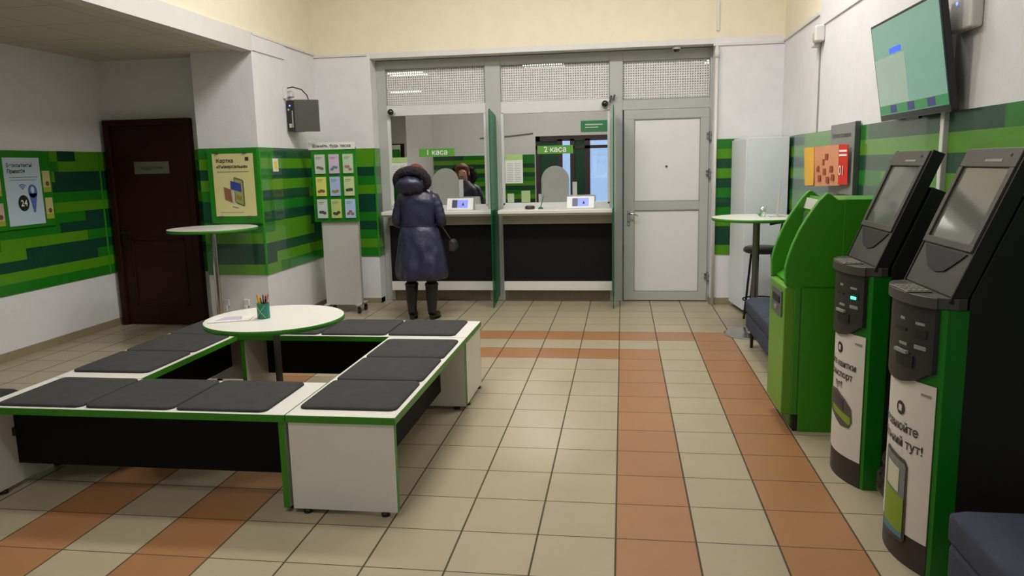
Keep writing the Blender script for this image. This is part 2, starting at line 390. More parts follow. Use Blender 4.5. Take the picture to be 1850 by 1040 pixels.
# ------------------------------------------------------------------ teller partition (far alcove), front plane about Y 8.6
PY0, PY1 = 8.58, 8.64
bm = B((-2.77, -2.66, PY0, PY1, 0, 2.74), (-1.52, -1.345, PY0, PY1, 0, 2.74), (-.14, 0, PY0, PY1, 0, 2.74), (.925, .95, PY0, PY1, 0, 2.74),
       (-2.66, -1.52, PY0, PY1, 2.645, 2.74), (-1.345, -.14, PY0, PY1, 2.64, 2.74), (0, .925, PY0, PY1, 2.63, 2.74),
       (0, .925, PY0, PY1, 2.115, 2.225))
struct('trim_7', bm, ALU, bevel=.004)
bm = B((-2.66, -1.52, PY0-.004, PY1, 2.13, 2.245), (-1.345, -.14, PY0-.004, PY1, 2.115, 2.245), (-2.66, -1.52, PY0-.004, PY1, 1.05, 1.115), (-1.345, -.14, PY0-.004, PY1, 1.05, 1.125),
       (-2.665, -2.635, PY0-.004, PY1, 1.1, 2.14), (-1.545, -1.52, PY0-.004, PY1, 1.1, 2.14), (-1.35, -1.32, PY0-.004, PY1, 1.1, 2.13), (-.165, -.138, PY0-.004, PY1, 1.1, 2.13))
struct('trim_8', bm, ALUW, bevel=.003)
for k, (x0, x1, z0, z1) in enumerate(((-2.64, -1.54, 1.11, 2.135), (-1.325, -.16, 1.12, 2.12))):
    g = struct('window_%d' % (k+1), B((x0, x1, 8.60, 8.606, z0, z1)), MIRROR)
for k, (x0, x1, z0, z1) in enumerate(((-2.66, -1.52, 2.243, 2.648), (-1.345, -.14, 2.243, 2.643), (0, .925, 2.223, 2.635))):
    g = struct('window_%d' % (k+3), B((x0, x1, 8.612, 8.613, z0, z1)), PERF)
    obj('window_frame', B((x0, x1, 8.578, 8.584, z0, z0+.006), (x0, x1, 8.578, 8.584, z1-.006, z1), (x0, x0+.006, 8.578, 8.584, z0, z1), (x1-.006, x1, 8.578, 8.584, z0, z1)), INKL, g)
# wall under the counter and behind: closing panel
struct('wall_counter_back', B((-2.66, -.14, 8.60, 8.66, 0, 1.05)), BASET)
# office behind the glass
OFW = mat('office_wall', (170, 168, 160), .8)
struct('wall_office', B((-4.6, -4.5, 8.78, 14.5, 0, 3), (3.0, 3.1, 8.78, 14.5, 0, 3), (-4.6, 3.1, 14.4, 14.5, 0, 3)), OFW)
struct('floor', B((-4.6, 3.1, 8.75, 14.5, -.1, 0)), BASET)
struct('ceiling', B((-4.6, 3.1, 8.78, 14.5, 2.92, 3.0)), mat('office_ceiling', (190, 188, 182), .9))
TUBE = mat('lamp_tube_white', (255, 255, 255), .4, emit=(255, 250, 240), estr=14)
def panel_light(x, y, z, sx, sy, label, group):
    t = thing('ceiling_light', label, 'ceiling light', (x, y, z-.05), group)
    obj('frame', B((x-sx/2, x+sx/2, y-sy/2, y-sy/2+.02, z-.05, z), (x-sx/2, x+sx/2, y+sy/2-.02, y+sy/2, z-.05, z), (x-sx/2, x-sx/2+.02, y-sy/2, y+sy/2, z-.05, z), (x+sx/2-.02, x+sx/2, y-sy/2, y+sy/2, z-.05, z)), TRIMW, t)
    for k in range(4):
        yy = y-sy/2+sy*(k+.5)/4
        obj('lamp_tube', TB([(x-sx/2+.03, yy, z-.03), (x+sx/2-.03, yy, z-.03)], .013, 8), TUBE, t)
    return t
for k, (x, y) in enumerate(TELL):
    panel_light(x, y, 2.92, .6, .6, ('square tube ceiling light behind the left perforated pane, nearer one', 'square tube ceiling light behind the middle perforated pane', 'square tube ceiling light behind the left perforated pane, deeper in the office', 'square tube ceiling light behind the right perforated pane above the door')[k] , 'ceiling lights in the cash office')
for k, (x, y) in enumerate(LAMPS):
    panel_light(x, y, CEIL, 1.2, .6, 'rectangular tube light under the high hall ceiling, '+('above the queue before the left cash counter', 'above the aisle before the aluminium door', 'above the bench square', 'nearest the entrance wall')[k], 'hall ceiling lights')

# cash counters
def counter(x0, x1, label):
    t = thing('service_counter', label, 'counter', ((x0+x1)/2, 8.45, 0))
    obj('worktop', B((x0+.02, x1, 8.24, 8.576, 1.022, 1.062)), LAMW, t, bevel=.006)
    obj('lower_ledge', B((x0+.03, x1-.005, 8.28, 8.576, 1.0, 1.021)), LAMW, t, bevel=.003)
    obj('fascia', B((x0+.04, x1-.01, 8.46, 8.5, .893, .9995)), mat('beige_panel', (176, 172, 158), .5), t)
    obj('front_panel', B((x0+.04, x1-.01, 8.47, 8.5, .243, .8925)), BLACKP, t)
    obj('bottom_rail', B((x0+.04, x1-.01, 8.46, 8.5, .14, .2425)), LAMW, t)
    for x in (x0+.05, x1-.07): obj('bracket', B((x, x+.03, 8.5, 8.599, .14, 1.0)), ALU, t)
    return t
counter(-2.70, -1.412, 'white cash counter with black front panel, under the left teller window')
counter(-1.375, -.106, 'white cash counter with black front panel, between the two green glass screens')
for x, lb in ((-1.40, 'green glass side screen between the two cash counters'), (-.095, 'green glass side screen beside the white aluminium door')):
    t = thing('glass_screen', lb, 'glass screen', (x, 8.3, 0), 'green glass side screens')
    me = obj('pane', PR([(8.09, .0), (8.54, .07), (8.54, 2.08), (8.50, 2.10), (8.13, 2.145), (8.09, 2.125)], 'x', x-.005 if x > -1 else x-.005, x+.005), GGLASS, t, bevel=.002)

# window signs, notices
def sign(x0, x1, z0, z1, m, label, name='window_sign', cat='sign', y=8.597):
    t = thing(name, label, cat, ((x0+x1)/2, y, z0)); obj('plate', B((x0, x1, y, y+.003, z0, z1)), m, t); return t
s = sign(-2.31, -1.895, 1.665, 1.755, SIGNG, 'green sticker reading 1 каса on the left teller window')
text('lettering', '1 каса', .085, (-2.1, 8.595, 1.685), (1, 0, 0), (0, 0, 1), SIGNW, s, 'CENTER', .0012)
s = sign(-.945, -.545, 1.665, 1.755, SIGNG, 'green sticker reading 2 каса on the right teller window')
text('lettering', '2 каса', .085, (-.745, 8.595, 1.685), (1, 0, 0), (0, 0, 1), SIGNW, s, 'CENTER', .0012)
for x0, lb in ((-2.655, 'printed notice sheet taped at the left edge of the left teller window'), (-1.315, 'printed notice sheet taped at the left edge of the right teller window')):
    s = sign(x0, x0+.2, 1.345, 1.665, PAPER, lb, 'notice_sheet', 'notice')
    obj('heading_strip', B((x0, x0+.2, 8.595, 8.5965, 1.605, 1.665)), mat('pale_green_print', (165, 200, 125), .6), s)
    bm = bmesh.new()
    for r in range(11):
        for c_ in range(2): box(bm, x0+.02+.09*c_, x0+.09+.085*c_, 8.5955, 8.5968, 1.365+.02*r, 1.371+.02*r)
    obj('printed_lines', bm, mat('print_light', (170, 172, 168), .7), s)
for xc, lb in ((-2.01, 'arched frosted hatch panel in the left teller window'), (-.75, 'arched frosted hatch panel in the right teller window')):
    rr = .155; z0 = 1.12
    poly = [(xc-rr, z0), (xc+rr, z0)]+[(xc+rr*math.cos(a*PI/16), 1.375+rr*math.sin(a*PI/16)) for a in range(17)]
    t = thing('hatch_panel', lb, 'hatch panel', (xc, 8.59, z0), 'arched hatch panels')
    obj('panel', PR(poly, 'y', 8.588, 8.594), mat('frosted_grey', (150, 151, 144), .35), t, bevel=.002)
for x0, z0, w_, h_, rgb, lb in ((-1.295, 1.13, .075, .1, (180, 190, 160), 'small pale card behind the right teller window sill, left corner'),
                               (-1.135, 1.13, .1, .13, (165, 185, 130), 'small green and yellow leaflet low in the right teller window'),
                               (-.555, 1.15, .05, .2, (185, 188, 184), 'narrow white vertical label beside the right arched hatch'),
                               (-1.855, 1.20, .05, .2, (185, 188, 184), 'narrow white vertical label beside the left arched hatch'),
                               (-.94, 1.12, .06, .1, (170, 172, 165), 'small grey card left of the right arched hatch')):
    tag(obj('window_card', B((x0, x0+w_, 8.594, 8.597, z0, z0+h_)), mat('card_%d%d' % (rgb[0], rgb[2]), rgb, .6)), lb, 'card')

# tablets, card reader, pen on the counters
BLUE_S = mat('screen_blue', (110, 125, 235), .3, emit=(110, 125, 240), estr=.9)
def tablet(xc, label):
    t = thing('customer_tablet', label, 'tablet', (xc, 8.42, 1.062), 'white customer tablets')
    obj('housing', PR([(8.34, 1.062), (8.5, 1.062), (8.47, 1.10), (8.405, 1.195), (8.395, 1.195), (8.335, 1.075)], 'x', xc-.15, xc+.15), mat('tablet_white', (232, 232, 230), .4), t, bevel=.004)
    O = Vector((xc, 8.335, 1.075)); V = Vector((0, .06, .12)).normalized(); N = Vector((0, -V.z, V.y))
    def q(u, v, l): return O+Vector((1, 0, 0))*u+V*v+N*l
    bm = bmesh.new(); flat(bm, [q(-.09, .018, .001), q(.09, .018, .001), q(.09, .112, .001), q(-.09, .112, .001)], .002, N); sc = obj('screen', bm, BLUE_S, t)
    bm = bmesh.new(); flat(bm, [q(-.09, .018, .0032), q(-.03, .018, .0032), q(-.03, .112, .0032), q(-.09, .112, .0032)], .0008, N); obj('side_bar', bm, mat('screen_dark', (40, 44, 70), .3, emit=(40, 46, 80), estr=.5), sc)
    bm = bmesh.new(); flat(bm, [q(.02, .045, .0032), q(.05, .045, .0032), q(.036, .085, .0032)], .0008, N); obj('picture', bm, INK, sc)
tablet(-1.80, 'white sloping customer tablet with blue screen, on the left counter beside the woman')
tablet(-.455, 'white sloping customer tablet with blue screen, on the right counter')
t = thing('card_reader', 'small dark oval card reader puck on the right counter', 'card reader', (-1.02, 8.42, 1.062))
obj('shell', LT([(0, 1.062), (.048, 1.062), (.055, 1.07), (.055, 1.09), (.045, 1.10), (0, 1.103)], -1.02, 8.42, 24), mat('reader_dark', (62, 52, 50), .4), t, smooth=True)
t = thing('counter_pen', 'green desk pen standing in its base on the right counter', 'pen', (-.9, 8.42, 1.062))
obj('pen_base', LT([(0, 1.062), (.03, 1.062), (.03, 1.07), (.012, 1.085), (0, 1.086)], -.9, 8.42, 16), mat('pen_green', (30, 95, 60), .4), t, smooth=True)
obj('pen', TB([(-.9, 8.42, 1.08), (-.87, 8.44, 1.2)], [.004, .005], 8), mat('pen_green', (30, 95, 60), .4), t)

# aluminium door with two white panels
t = struct('door_2', B((.015, .924, 8.56, 8.605, .012, .11), (.015, .924, 8.56, 8.605, 2.012, 2.112), (.015, .127, 8.56, 8.605, .11, 2.012), (.832, .924, 8.56, 8.605, .11, 2.012), (.127, .832, 8.56, 8.605, 1.025, 1.119)), ALU, bevel=.003)
for z0, z1 in ((.11, 1.025), (1.119, 2.012)):
    obj('door_panel', B((.13, .829, 8.575, 8.59, z0+.003, z1-.003)), PANW, t)
    obj('glazing_bead', B((.127, .832, 8.562, 8.568, z0, z0+.008), (.127, .832, 8.562, 8.568, z1-.006, z1), (.127, .133, 8.562, 8.568, z0, z1), (.826, .832, 8.562, 8.568, z0, z1)), INKL, t)
obj('peephole', LT([(0, 0), (.013, 0), (.013, .006), (.006, .01), (0, .01)], 0, 0, 16), STEEL, t)
pe = [o for o in bpy.data.objects if o.name.startswith('peephole')][-1]
pe.location = Vector((.476, 8.575, 1.5))-base_of(t)+Vector((0, 0, 0)); pe.rotation_euler = (PI/2, 0, 0)
for v in pe.data.vertices: v.co += base_of(t)
bm = B((.052, .082, 8.548, 8.56, .86, 1.03)); obj('handle_plate', bm, CHROME, t, bevel=.003)
bm = TB([(.067, 8.55, .99), (.067, 8.51, .99), (.09, 8.50, .992), (.13, 8.50, .985), (.17, 8.505, .965)], [.01, .01, .01, .009, .006], 10); obj('handle', bm, CHROME, t, smooth=True)
obj('lock_cylinder', TB([(.067, 8.54, .90), (.067, 8.56, .90)], .01, 12), STEEL, t)
for z in (1.82, 1.42, .29):
    bm = B((.895, .95, 8.535, 8.56, z-.03, z-.012), (.895, .95, 8.535, 8.56, z+.012, z+.03)); tube(bm, [(.93, 8.54, z-.045), (.93, 8.54, z+.045)], .013, 10)
    obj('hinge', bm, CHROME, t)
# pipe at the door's right
t = thing('heating_pipe', 'white vertical pipe in the corner right of the aluminium door', 'pipe', (.985, 8.33, 0))
obj('pipe', TB([(.965, 8.345, 0), (.965, 8.345, 2.72)], .016, 12), TRIMW, t, smooth=True)
obj('pipe_collar', TB([(.965, 8.345, 2.60), (.965, 8.345, 2.68)], .024, 12), TRIMW, t, smooth=True)
tag(obj('cable_duct', B((.955, .985, YF-.02, YF, 2.87, 3.6)), TRIMW, bevel=.003), 'short white cable duct on the cream wall above the aluminium door', 'cable duct')
# security cameras
def dome(x, y, z, r, label, cable=True):
    t = thing('security_camera', label, 'security camera', (x, y, z), 'small dome cameras above the cash desks')
    obj('mount', TB([(x, y+.05, z), (x, y+.0, z)], [r*1.15, r*1.05], 20), TRIMW, t, smooth=False)
    obj('dome', ball((x, y-.005, z), r, r, r), CAMB, t, smooth=True)
dome(-2.60, 8.52, 2.17, .036, 'dark dome camera at the top left corner of the left teller window')
dome(-.19, 8.52, 2.185, .036, 'dark dome camera at the top right corner of the right teller window')
t = thing('security_camera', 'dark dome camera hanging under the lintel over the aluminium door', 'security camera', (.56, 8.46, 2.69), 'small dome cameras above the cash desks')
obj('mount', TB([(.56, 8.46, 2.742), (.56, 8.46, 2.715)], .045, 20), TRIMW, t); obj('dome', ball((.56, 8.46, 2.715), .035, .035, .032), CAMB, t, smooth=True)
t = thing('motion_sensor', 'small pronged sensor clipped beside the dome camera over the right green screen', 'sensor', (-.11, 8.55, 2.22))
bm = TB([(-.14, 8.55, 2.2), (-.12, 8.54, 2.27)], .012, 8); tube(bm, [(-.1, 8.55, 2.22), (-.085, 8.54, 2.28)], .01, 8); obj('prongs', bm, mat('sensor_grey', (84, 84, 96), .4), t)

# ------------------------------------------------------------------ brown door in the left bay
t = struct('door_1', B((-5.08, -4.275, 7.10, 7.14, .01, 2.02)), WOOD, bevel=.003)
obj('door_frame', B((-5.14, -5.08, 7.07, 7.149, 0, 2.08), (-4.275, -4.215, 7.07, 7.149, 0, 2.08), (-5.08, -4.275, 7.07, 7.149, 2.02, 2.08)), WOOD, t, bevel=.004)
obj('door_moulding', B((-4.97, -4.385, 7.092, 7.1, .2, .22), (-4.97, -4.385, 7.092, 7.1, .88, .9), (-4.97, -4.95, 7.092, 7.1, .2, .9), (-4.405, -4.385, 7.092, 7.1, .2, .9)), WOOD, t, bevel=.002)
bm = B((-5.055, -5.02, 7.085, 7.1, .82, 1.02)); tube(bm, [(-5.038, 7.09, .96), (-5.038, 7.04, .96), (-4.92, 7.04, .96)], .009, 8); obj('door_handle', bm, mat('aged_bronze', (46, 40, 32), .4, .6), t)
s = thing('door_sign', 'pale rectangular name plate on the dark brown door', 'sign', (-4.66, 7.095, 1.545))
obj('plate', B((-4.85, -4.475, 7.094, 7.099, 1.545, 1.665)), mat('plate_grey_green', (104, 108, 84), .5), s)
text('lettering', 'ВІДДІЛЕННЯ', .036, (-4.66, 7.0935, 1.59), (1, 0, 0), (0, 0, 1), INK, s, 'CENTER')

# ------------------------------------------------------------------ entrance behind the photographer (seen in the teller glass)
BRN = mat('entrance_frame_brown', (60, 46, 50), .5)
t = struct('door_3', B((-2.0, -1.9, YN-.1, YN-.02, 0, 2.18), (-.25, -.15, YN-.1, YN-.02, 0, 2.18), (-2.0, -.15, YN-.1, YN-.02, 2.06, 2.18), (-1.5, -1.38, YN-.1, YN-.02, 0, 2.1), (-1.2, -1.1, YN-.1, YN-.02, 0, 2.1),
                        (-.86, -.74, YN-.1, YN-.02, 0, 2.1), (-2.0, -.15, YN-.1, YN-.02, 0, .35), (-2.0, -.15, YN-.1, YN-.02, 1.88, 1.95)), BRN)
for x0, x1, op in ((-1.9, -1.5, 1), (-1.38, -1.2, 0), (-1.1, -.86, 1), (-.74, -.25, 0)):
    obj('door_glass', B((x0, x1, YN-.07, YN-.06, .35, 2.06)), CLEAR if not op else mat('dark_green_glazing', (40, 78, 62), .15), t)
s = thing('entrance_sign', 'green sign above the entrance doors, mirrored in the right teller glass', 'sign', (-.6, YN+.01, 2.25))
obj('plate', B((-.95, -.25, YN, YN+.01, 2.25, 2.5)), mat('teal_green_sign', (60, 150, 96), .5), s)
obj('printed_lines', B((-.85, -.45, YN+.01, YN+.012, 2.40, 2.425), (-.85, -.55, YN+.01, YN+.012, 2.34, 2.36)), SIGNW, s)
band('wall_band_near', YN, 'x', -4.44, -2.02, [[(.3, D_), (.7, M_)], [(.6, L_), (.4, M_)], [(.5, D_), (.5, D_)], [(1, L_)], [(1, D_)], [(1, M_)], [(.4, D_), (.6, L_)], [(1, D_)], [(1, M_)], [(1, L_)], [(1, D_)], [(1, M_)]], 1)
tag(obj('wall_cable', TB([(-2.05, YN+.012, 2.25), (-2.6, YN+.012, 2.2), (-3.3, YN+.012, 2.17)], .015, 8), mat('cable_grey', (120, 120, 114), .5)), 'grey cable run across the entrance wall, mirrored in the teller glass', 'cable')

# ------------------------------------------------------------------ benches (pinwheel of four)
BL, BW = 1.56, .51; ZT = .47
def rr_box(bm, x0, x1, y0, y1, z0, z1, r=.05, dome_=.0, n=5):
    """cushion: rounded corners in plan, domed top"""
    out = []
    for cx, cy, a0 in ((x1-r, y1-r, 0), (x0+r, y1-r, 90), (x0+r, y0+r, 180), (x1-r, y0+r, 270)):
        for k in range(n+1):
            a = math.radians(a0+90*k/n); out.append((cx+r*math.cos(a), cy+r*math.sin(a)))
    cx, cy = (x0+x1)/2, (y0+y1)/2
    levels = [(1, z0), (1.0, z0+(z1-z0)*.55), (.985, z0+(z1-z0)*.85), (.955, z1), (.8, z1+dome_*.6), (.5, z1+dome_), (.2, z1+dome_)]
    rings = [[bm.verts.new((cx+(x-cx)*s, cy+(y-cy)*s, z)) for x, y in out] for s, z in levels]
    m = len(out)
    for A, D in zip(rings, rings[1:]):
        for k in range(m): bm.faces.new((A[k], A[(k+1) % m], D[(k+1) % m], D[k]))
    bm.faces.new(rings[0][::-1]); bm.faces.new(rings[-1])
def make_bench(label):
    t = thing('waiting_bench', label, 'bench', (0, 0, 0), 'square of four padded waiting benches')
    obj('bench_top', B((0, BL, 0, BW, ZT-.034, ZT)), [LAMW], t, bevel=.0015)
    obj('edge_band', B((-.0015, 0, -.0015, BW+.0015, ZT-.034, ZT-.001), (BL, BL+.0015, -.0015, BW+.0015, ZT-.034, ZT-.001), (0, BL, -.0015, 0, ZT-.034, ZT-.001), (0, BL, BW, BW+.0015, ZT-.034, ZT-.001)), LAMG, t)
    for x in (.006, BL-.034):
        e = obj('end_panel', B((x, x+.028, .008, BW-.008, .022, ZT-.0345)), LAMW, t)
        for ya in (.0065, BW-.008): obj('panel_edge', B((x-.0002, x+.0282, ya, ya+.0015, .022, ZT-.0345)), LAMG, e)
        for y in (.07, BW-.07): obj('foot', LT([(0, 0), (.02, 0), (.02, .012), (.01, .0218), (0, .0218)], x+.014, y, 16), RUB, e)
    obj('modesty_panel', B((.0345, BL-.0345, .17, .188, .12, ZT-.035)), BLACKP, t)
    for x in (.0345, BL-.06): obj('bracket', B((x, x+.026, .15, .17, .27, .31)), RUB, t)
    cw = (BL-.02-.075)/3
    for k in range(3):
        bm = bmesh.new(); x0 = .088+k*.463
        rr_box(bm, x0-.004, x0+.446, .022, BW-.026, ZT+.0005, ZT+.014, .035, .005); obj('seat_cushion', bm, CUSH, t, smooth=True)
    return t
bx, by = -1.505, 3.10
b0 = make_bench('near padded bench of the square, black front panel toward the camera')
G_ = .003
def put(o, x, y, a): o.location = (x, y, 0); o.rotation_euler = (0, 0, a)
put(b0, bx-BL-G_, by-G_, 0)
b1 = copy_tree(b0); b1['label'] = 'right padded bench of the square, white end panel toward the camera'; put(b1, bx+BW+G_, by-G_, PI/2)
b2 = copy_tree(b0); b2['label'] = 'far padded bench of the square, nearest the woman'; put(b2, bx+BW+G_, by+BL+BW+G_, PI)
b3 = copy_tree(b0); b3['label'] = 'left padded bench of the square, along the brown door side'; put(b3, bx-BL-G_, by+BL+BW+G_, -PI/2)

# ------------------------------------------------------------------ tables
def round_table(x, y, z, R, label, polem, pr=.028, base=.27, chrome=False, group=None):
    t = thing('round_table', label, 'table', (x, y, 0), group)
    obj('tabletop', LT([(0, z-.026), (R-.002, z-.026), (R-.002, z-.001), (R-.004, z), (0, z)], x, y, 72), LAMW, t)
    obj('edge_band', LT([(R-.002, z-.027), (R, z-.026), (R, z-.002), (R-.0021, z-.0008)], x, y, 72), LAMG, t, smooth=True)
    obj('pole', LT([(0, .012), (pr, .012), (pr, z-.036), (0, z-.036)], x, y, 24), polem, t)
    obj('mounting_plate', LT([(0, z-.036), (.09, z-.036), (.1, z-.027), (0, z-.027)], x, y, 24), polem, t)
    obj('base', LT([(0, 0), (base, 0), (base, .006), (base-.02, .012), (.06, .018), (.03, .03), (0, .03)], x, y, 48), CHROME, t, smooth=False)
    return t
round_table(-2.02, 4.13, .705, .398, 'low round white table with green edge, in the middle of the bench square', STEEL, .02, .2)
round_table(-3.72, 6.50, 1.045, .395, 'tall round white bar table in front of the poster column', CHROME, .027, .25, group='tall round bar tables')
round_table(1.17, 6.93, 1.055, .385, 'tall round white bar table by the right wall, before the bar stool', STEEL, .03, .26, group='tall round bar tables')
# pencil cup with pencils
cx, cy, cz = -2.075, 4.10, .7055
t = thing('pencil_cup', 'teal pencil cup with a crossed band, on the low round table', 'cup', (cx, cy, cz))
obj('cup', LT([(0, cz), (.036, cz), (.036, cz+.088), (.033, cz+.088), (.033, cz+.004), (0, cz+.004)], cx, cy, 24), mat('teal_plastic', (28, 128, 112), .35), t, smooth=False)
bm = bmesh.new()
for s_ in (1, -1):
    pts = [(cx+.0385*math.cos(a), cy+.0385*math.sin(a), cz+.044+s_*.036*(a+PI/2)/.7) for a in [-PI/2-.7+1.4*i/8 for i in range(9)]]
    tube(bm, pts, .0018, 6)
obj('crossed_band', bm, mat('band_tan', (170, 180, 110), .6), t)
pc = [((230, 140, 30), 'thick orange pencil in the teal cup'), ((235, 190, 50), 'yellow pencil in the teal cup, leaning left'), ((120, 70, 40), 'brown pencil in the teal cup'), ((60, 60, 66), 'dark grey pen in the teal cup'), ((120, 60, 50), 'dark red pencil in the teal cup, leaning right'), ((50, 60, 110), 'blue pen in the teal cup'), ((200, 100, 40), 'orange brown pencil at the back of the teal cup')]
for k, (rgb, lb) in enumerate(pc):
    a = -2.7+k*.9; bx_, by_ = cx+.012*math.cos(a), cy+.012*math.sin(a); lx = -.03+.011*k
    top = Vector((cx+lx, cy+.012*math.sin(a)*1.4, cz+.15-.008*(k % 3))); bt = Vector((bx_*.5+cx*.5, by_*.5+cy*.5, cz+.006)); d = top-bt
    t = thing('pencil', lb, 'pencil', bt, 'pencils and pens in the teal cup')
    rr_ = .008 if k < 2 else .0045
    obj('shaft', TB([bt, bt+d*.9], rr_, 6), mat('pencil_%d' % k, rgb, .5), t)
    obj('tip', TB([bt+d*.9, top], [rr_*.95, .001], 6), mat('pencil_wood', (200, 160, 110), .6), t)
# leaflet on the table
t = thing('leaflet', 'white leaflet with purple print lying at the left of the low round table', 'leaflet', (-2.23, 4.0, .7055))
O = Vector((-2.335, 3.93, .706)); U = Vector((.21, .09, 0)); V = Vector((-.04, .15, 0))
bm = bmesh.new(); flat(bm, [O, O+U, O+U+V, O+V], .004, (0, 0, 1)); obj('sheet', bm, PAPER, t)
bm = bmesh.new()
for k in range(4):
    a = O+V*(.28+.17*k)+U*(.15+.03*k)+Vector((0, 0, .004)); bm2 = a+U*(.62-.05*k); flat(bm, [a, bm2, bm2+V*.08, a+V*.08], .0006, (0, 0, 1))
obj('purple_print', bm, mat('purple_print', (160, 140, 190), .7), t)

# things on the right bar table
t = thing('acrylic_stand', 'clear upright leaflet stand seen edge-on on the right bar table', 'leaflet stand', (1.33, 6.9, 1.0555))
obj('upright', PR([(1.335, 1.0555), (1.343, 1.0555), (1.362, 1.37), (1.356, 1.37)], 'y', 6.88, 6.95), TRAY, t, bevel=.001)
obj('foot', B((1.27, 1.40, 6.86, 6.97, 1.0555, 1.0605)), TRAY, t)
t = thing('drinking_glass', 'small clear glass with a green sprig on the right bar table', 'glass', (1.205, 6.9, 1.0555))
obj('glass_body', LT([(0, 1.0556), (.026, 1.0556), (.03, 1.15), (.027, 1.15), (.024, 1.06), (0, 1.06)], 1.215, 6.9, 24), glassy('glass_thin', .25, (1, 1, 1), (.85, .9, .88)), t, smooth=True)
bm = bmesh.new()
for k in range(5):
    a = k*1.3; p = Vector((1.19, 6.89, 1.06)); tip = p+Vector((-.03+.012*k, .02*math.sin(a), .03+.004*k)); flat(bm, [p, p*.5+tip*.5+Vector((.006, 0, .004)), tip, p*.5+tip*.5-Vector((.006, 0, -.004))], .001, (0, -1, 0))
obj('sprig', bm, mat('leaf_green', (90, 170, 70), .6), t)

# bar stool
def stool(x, y, label):
    t = thing('bar_stool', label, 'bar stool', (x, y, 0))
    obj('seat', LT([(0, .675), (.16, .675), (.185, .69), (.185, .712), (.165, .732), (0, .738)], x, y, 40), mat('black_vinyl', (38, 38, 42), .4), t, smooth=True)
    bm = bmesh.new()
    for k in range(4):
        a = PI/4+k*PI/2; c_, s_ = math.cos(a), math.sin(a)
        obj('leg', TB([(x+.13*c_, y+.13*s_, .69), (x+.2*c_, y+.2*s_, .0)], .011, 10), RUB, t)
    obj('foot_ring', TB([(x+.178*math.cos(k*PI/12), y+.178*math.sin(k*PI/12), .22) for k in range(25)], .007, 8), RUB, t)
    for s_ in (-1, 1): obj('back_post', TB([(x+.15, y+s_*.1, .69), (x+.19, y+s_*.12, .95)], .009, 8), RUB, t)
    obj('backrest', TB([(x+.02, y-.19, .965), (x+.12, y-.165, .98), (x+.185, y-.1, .985), (x+.21, y, .985), (x+.185, y+.1, .985), (x+.12, y+.165, .98)], .016, 10), RUB, t, smooth=True)
stool(1.33, 7.47, 'black bar stool with round seat behind the right bar table')

# ------------------------------------------------------------------ white cabinet by the right corner
t = thing('white_cabinet', 'tall plain white cabinet in the far right corner behind the stool', 'cabinet', (1.39, 7.98, 0))
CABW = mat('cabinet_white', (216, 221, 226), .45, noise=.01)
obj('body', PR([(1.22, 7.81), (1.61, 7.83), (1.60, 8.34), (1.155, 8.34)], 'z', .045, 1.765), CABW, t, bevel=.004)
obj('side_door', PR([(1.2, 7.813), (1.2185, 7.813), (1.1535, 8.335), (1.135, 8.335)], 'z', .05, 1.75), CABW, t, bevel=.002)
obj('plinth', B((1.25, 1.58, 7.86, 8.3, 0, .0445)), RUB, t)

# ------------------------------------------------------------------ sofas
def make_sofa(x0, x1, y0, y1, label):
    t = thing('bench_sofa', label, 'sofa', ((x0+x1)/2, (y0+y1)/2, 0), 'blue grey bench sofas on the right wall')
    obj('frame', B((x0+.005, x1, y0, y1, .16, .295)), SOFA, t, bevel=.02, seg=3)
    n = 2; L = (y1-y0)/n
    for k in range(n):
        bm = bmesh.new()
        # tufted cushion top grid
        NX, NY = 14, 24; g = {}
        for i in range(NX+1):
            for j in range(NY+1):
                u, v = i/NX, j/NY; e = min(u, 1-u, v, 1-v)
                z = .43-.03*max(0, 1-e/.12)**2
                for (tu, tv) in ((.3, .33), (.3, .66), (.7, .33), (.7, .66)): z -= .014*math.exp(-((u-tu)**2*(x1-x0)**2+(v-tv)**2*L*L)/.0012)
                g[i, j] = bm.verts.new((x0+(x1-x0)*u, y0+L*k+.002+(L-.004)*v, z))
        for i in range(NX):
            for j in range(NY): bm.faces.new((g[i, j], g[i+1, j], g[i+1, j+1], g[i, j+1]))
        ed = [g[i, 0] for i in range(NX+1)]+[g[NX, j] for j in range(1, NY+1)]+[g[i, NY] for i in range(NX-1, -1, -1)]+[g[0, j] for j in range(NY-1, 0, -1)]
        lo = [bm.verts.new((v.co.x, v.co.y, .30)) for v in ed]
        for q in range(len(ed)): bm.faces.new((ed[q], ed[(q+1) % len(ed)], lo[(q+1) % len(ed)], lo[q]))
        bm.faces.new(lo)
        obj('seat_cushion', bm, SOFA, t, bevel=.012, seg=3, smooth=True)
    for x in (x0+.05, x1-.05):
        for y in (y0+.06, y1-.06): obj('leg', TB([(x, y, 0), (x, y, .16)], [.012, .016], 12), RUB, t)
make_sofa(1.02, 1.60, 4.93, 6.47, 'blue grey upholstered bench sofa beside the green cash machine')
make_sofa(1.065, 1.62, .95, 2.53, 'blue grey upholstered bench sofa in the near right corner, beside the nearest kiosk')

# ------------------------------------------------------------------ green cash machine
t = thing('cash_machine', 'bulky green cash machine with curved side wings, left of the kiosks', 'cash machine', (1.28, 4.6, 0))
YA, YB = 4.38, 4.82
wing = [(.955, .1), (.955, .84), (.905, .855), (.902, .954), (.915, 1.013), (.936, 1.081), (.969, 1.161), (1.01, 1.237), (1.067, 1.324), (1.105, 1.366), (1.122, 1.366), (1.165, 1.331), (1.24, 1.331), (1.24, .1)]
for y in (YA, YB-.045): obj('side_wing', PR(wing, 'y', y, y+.045), G_ATM, t, bevel=.006)
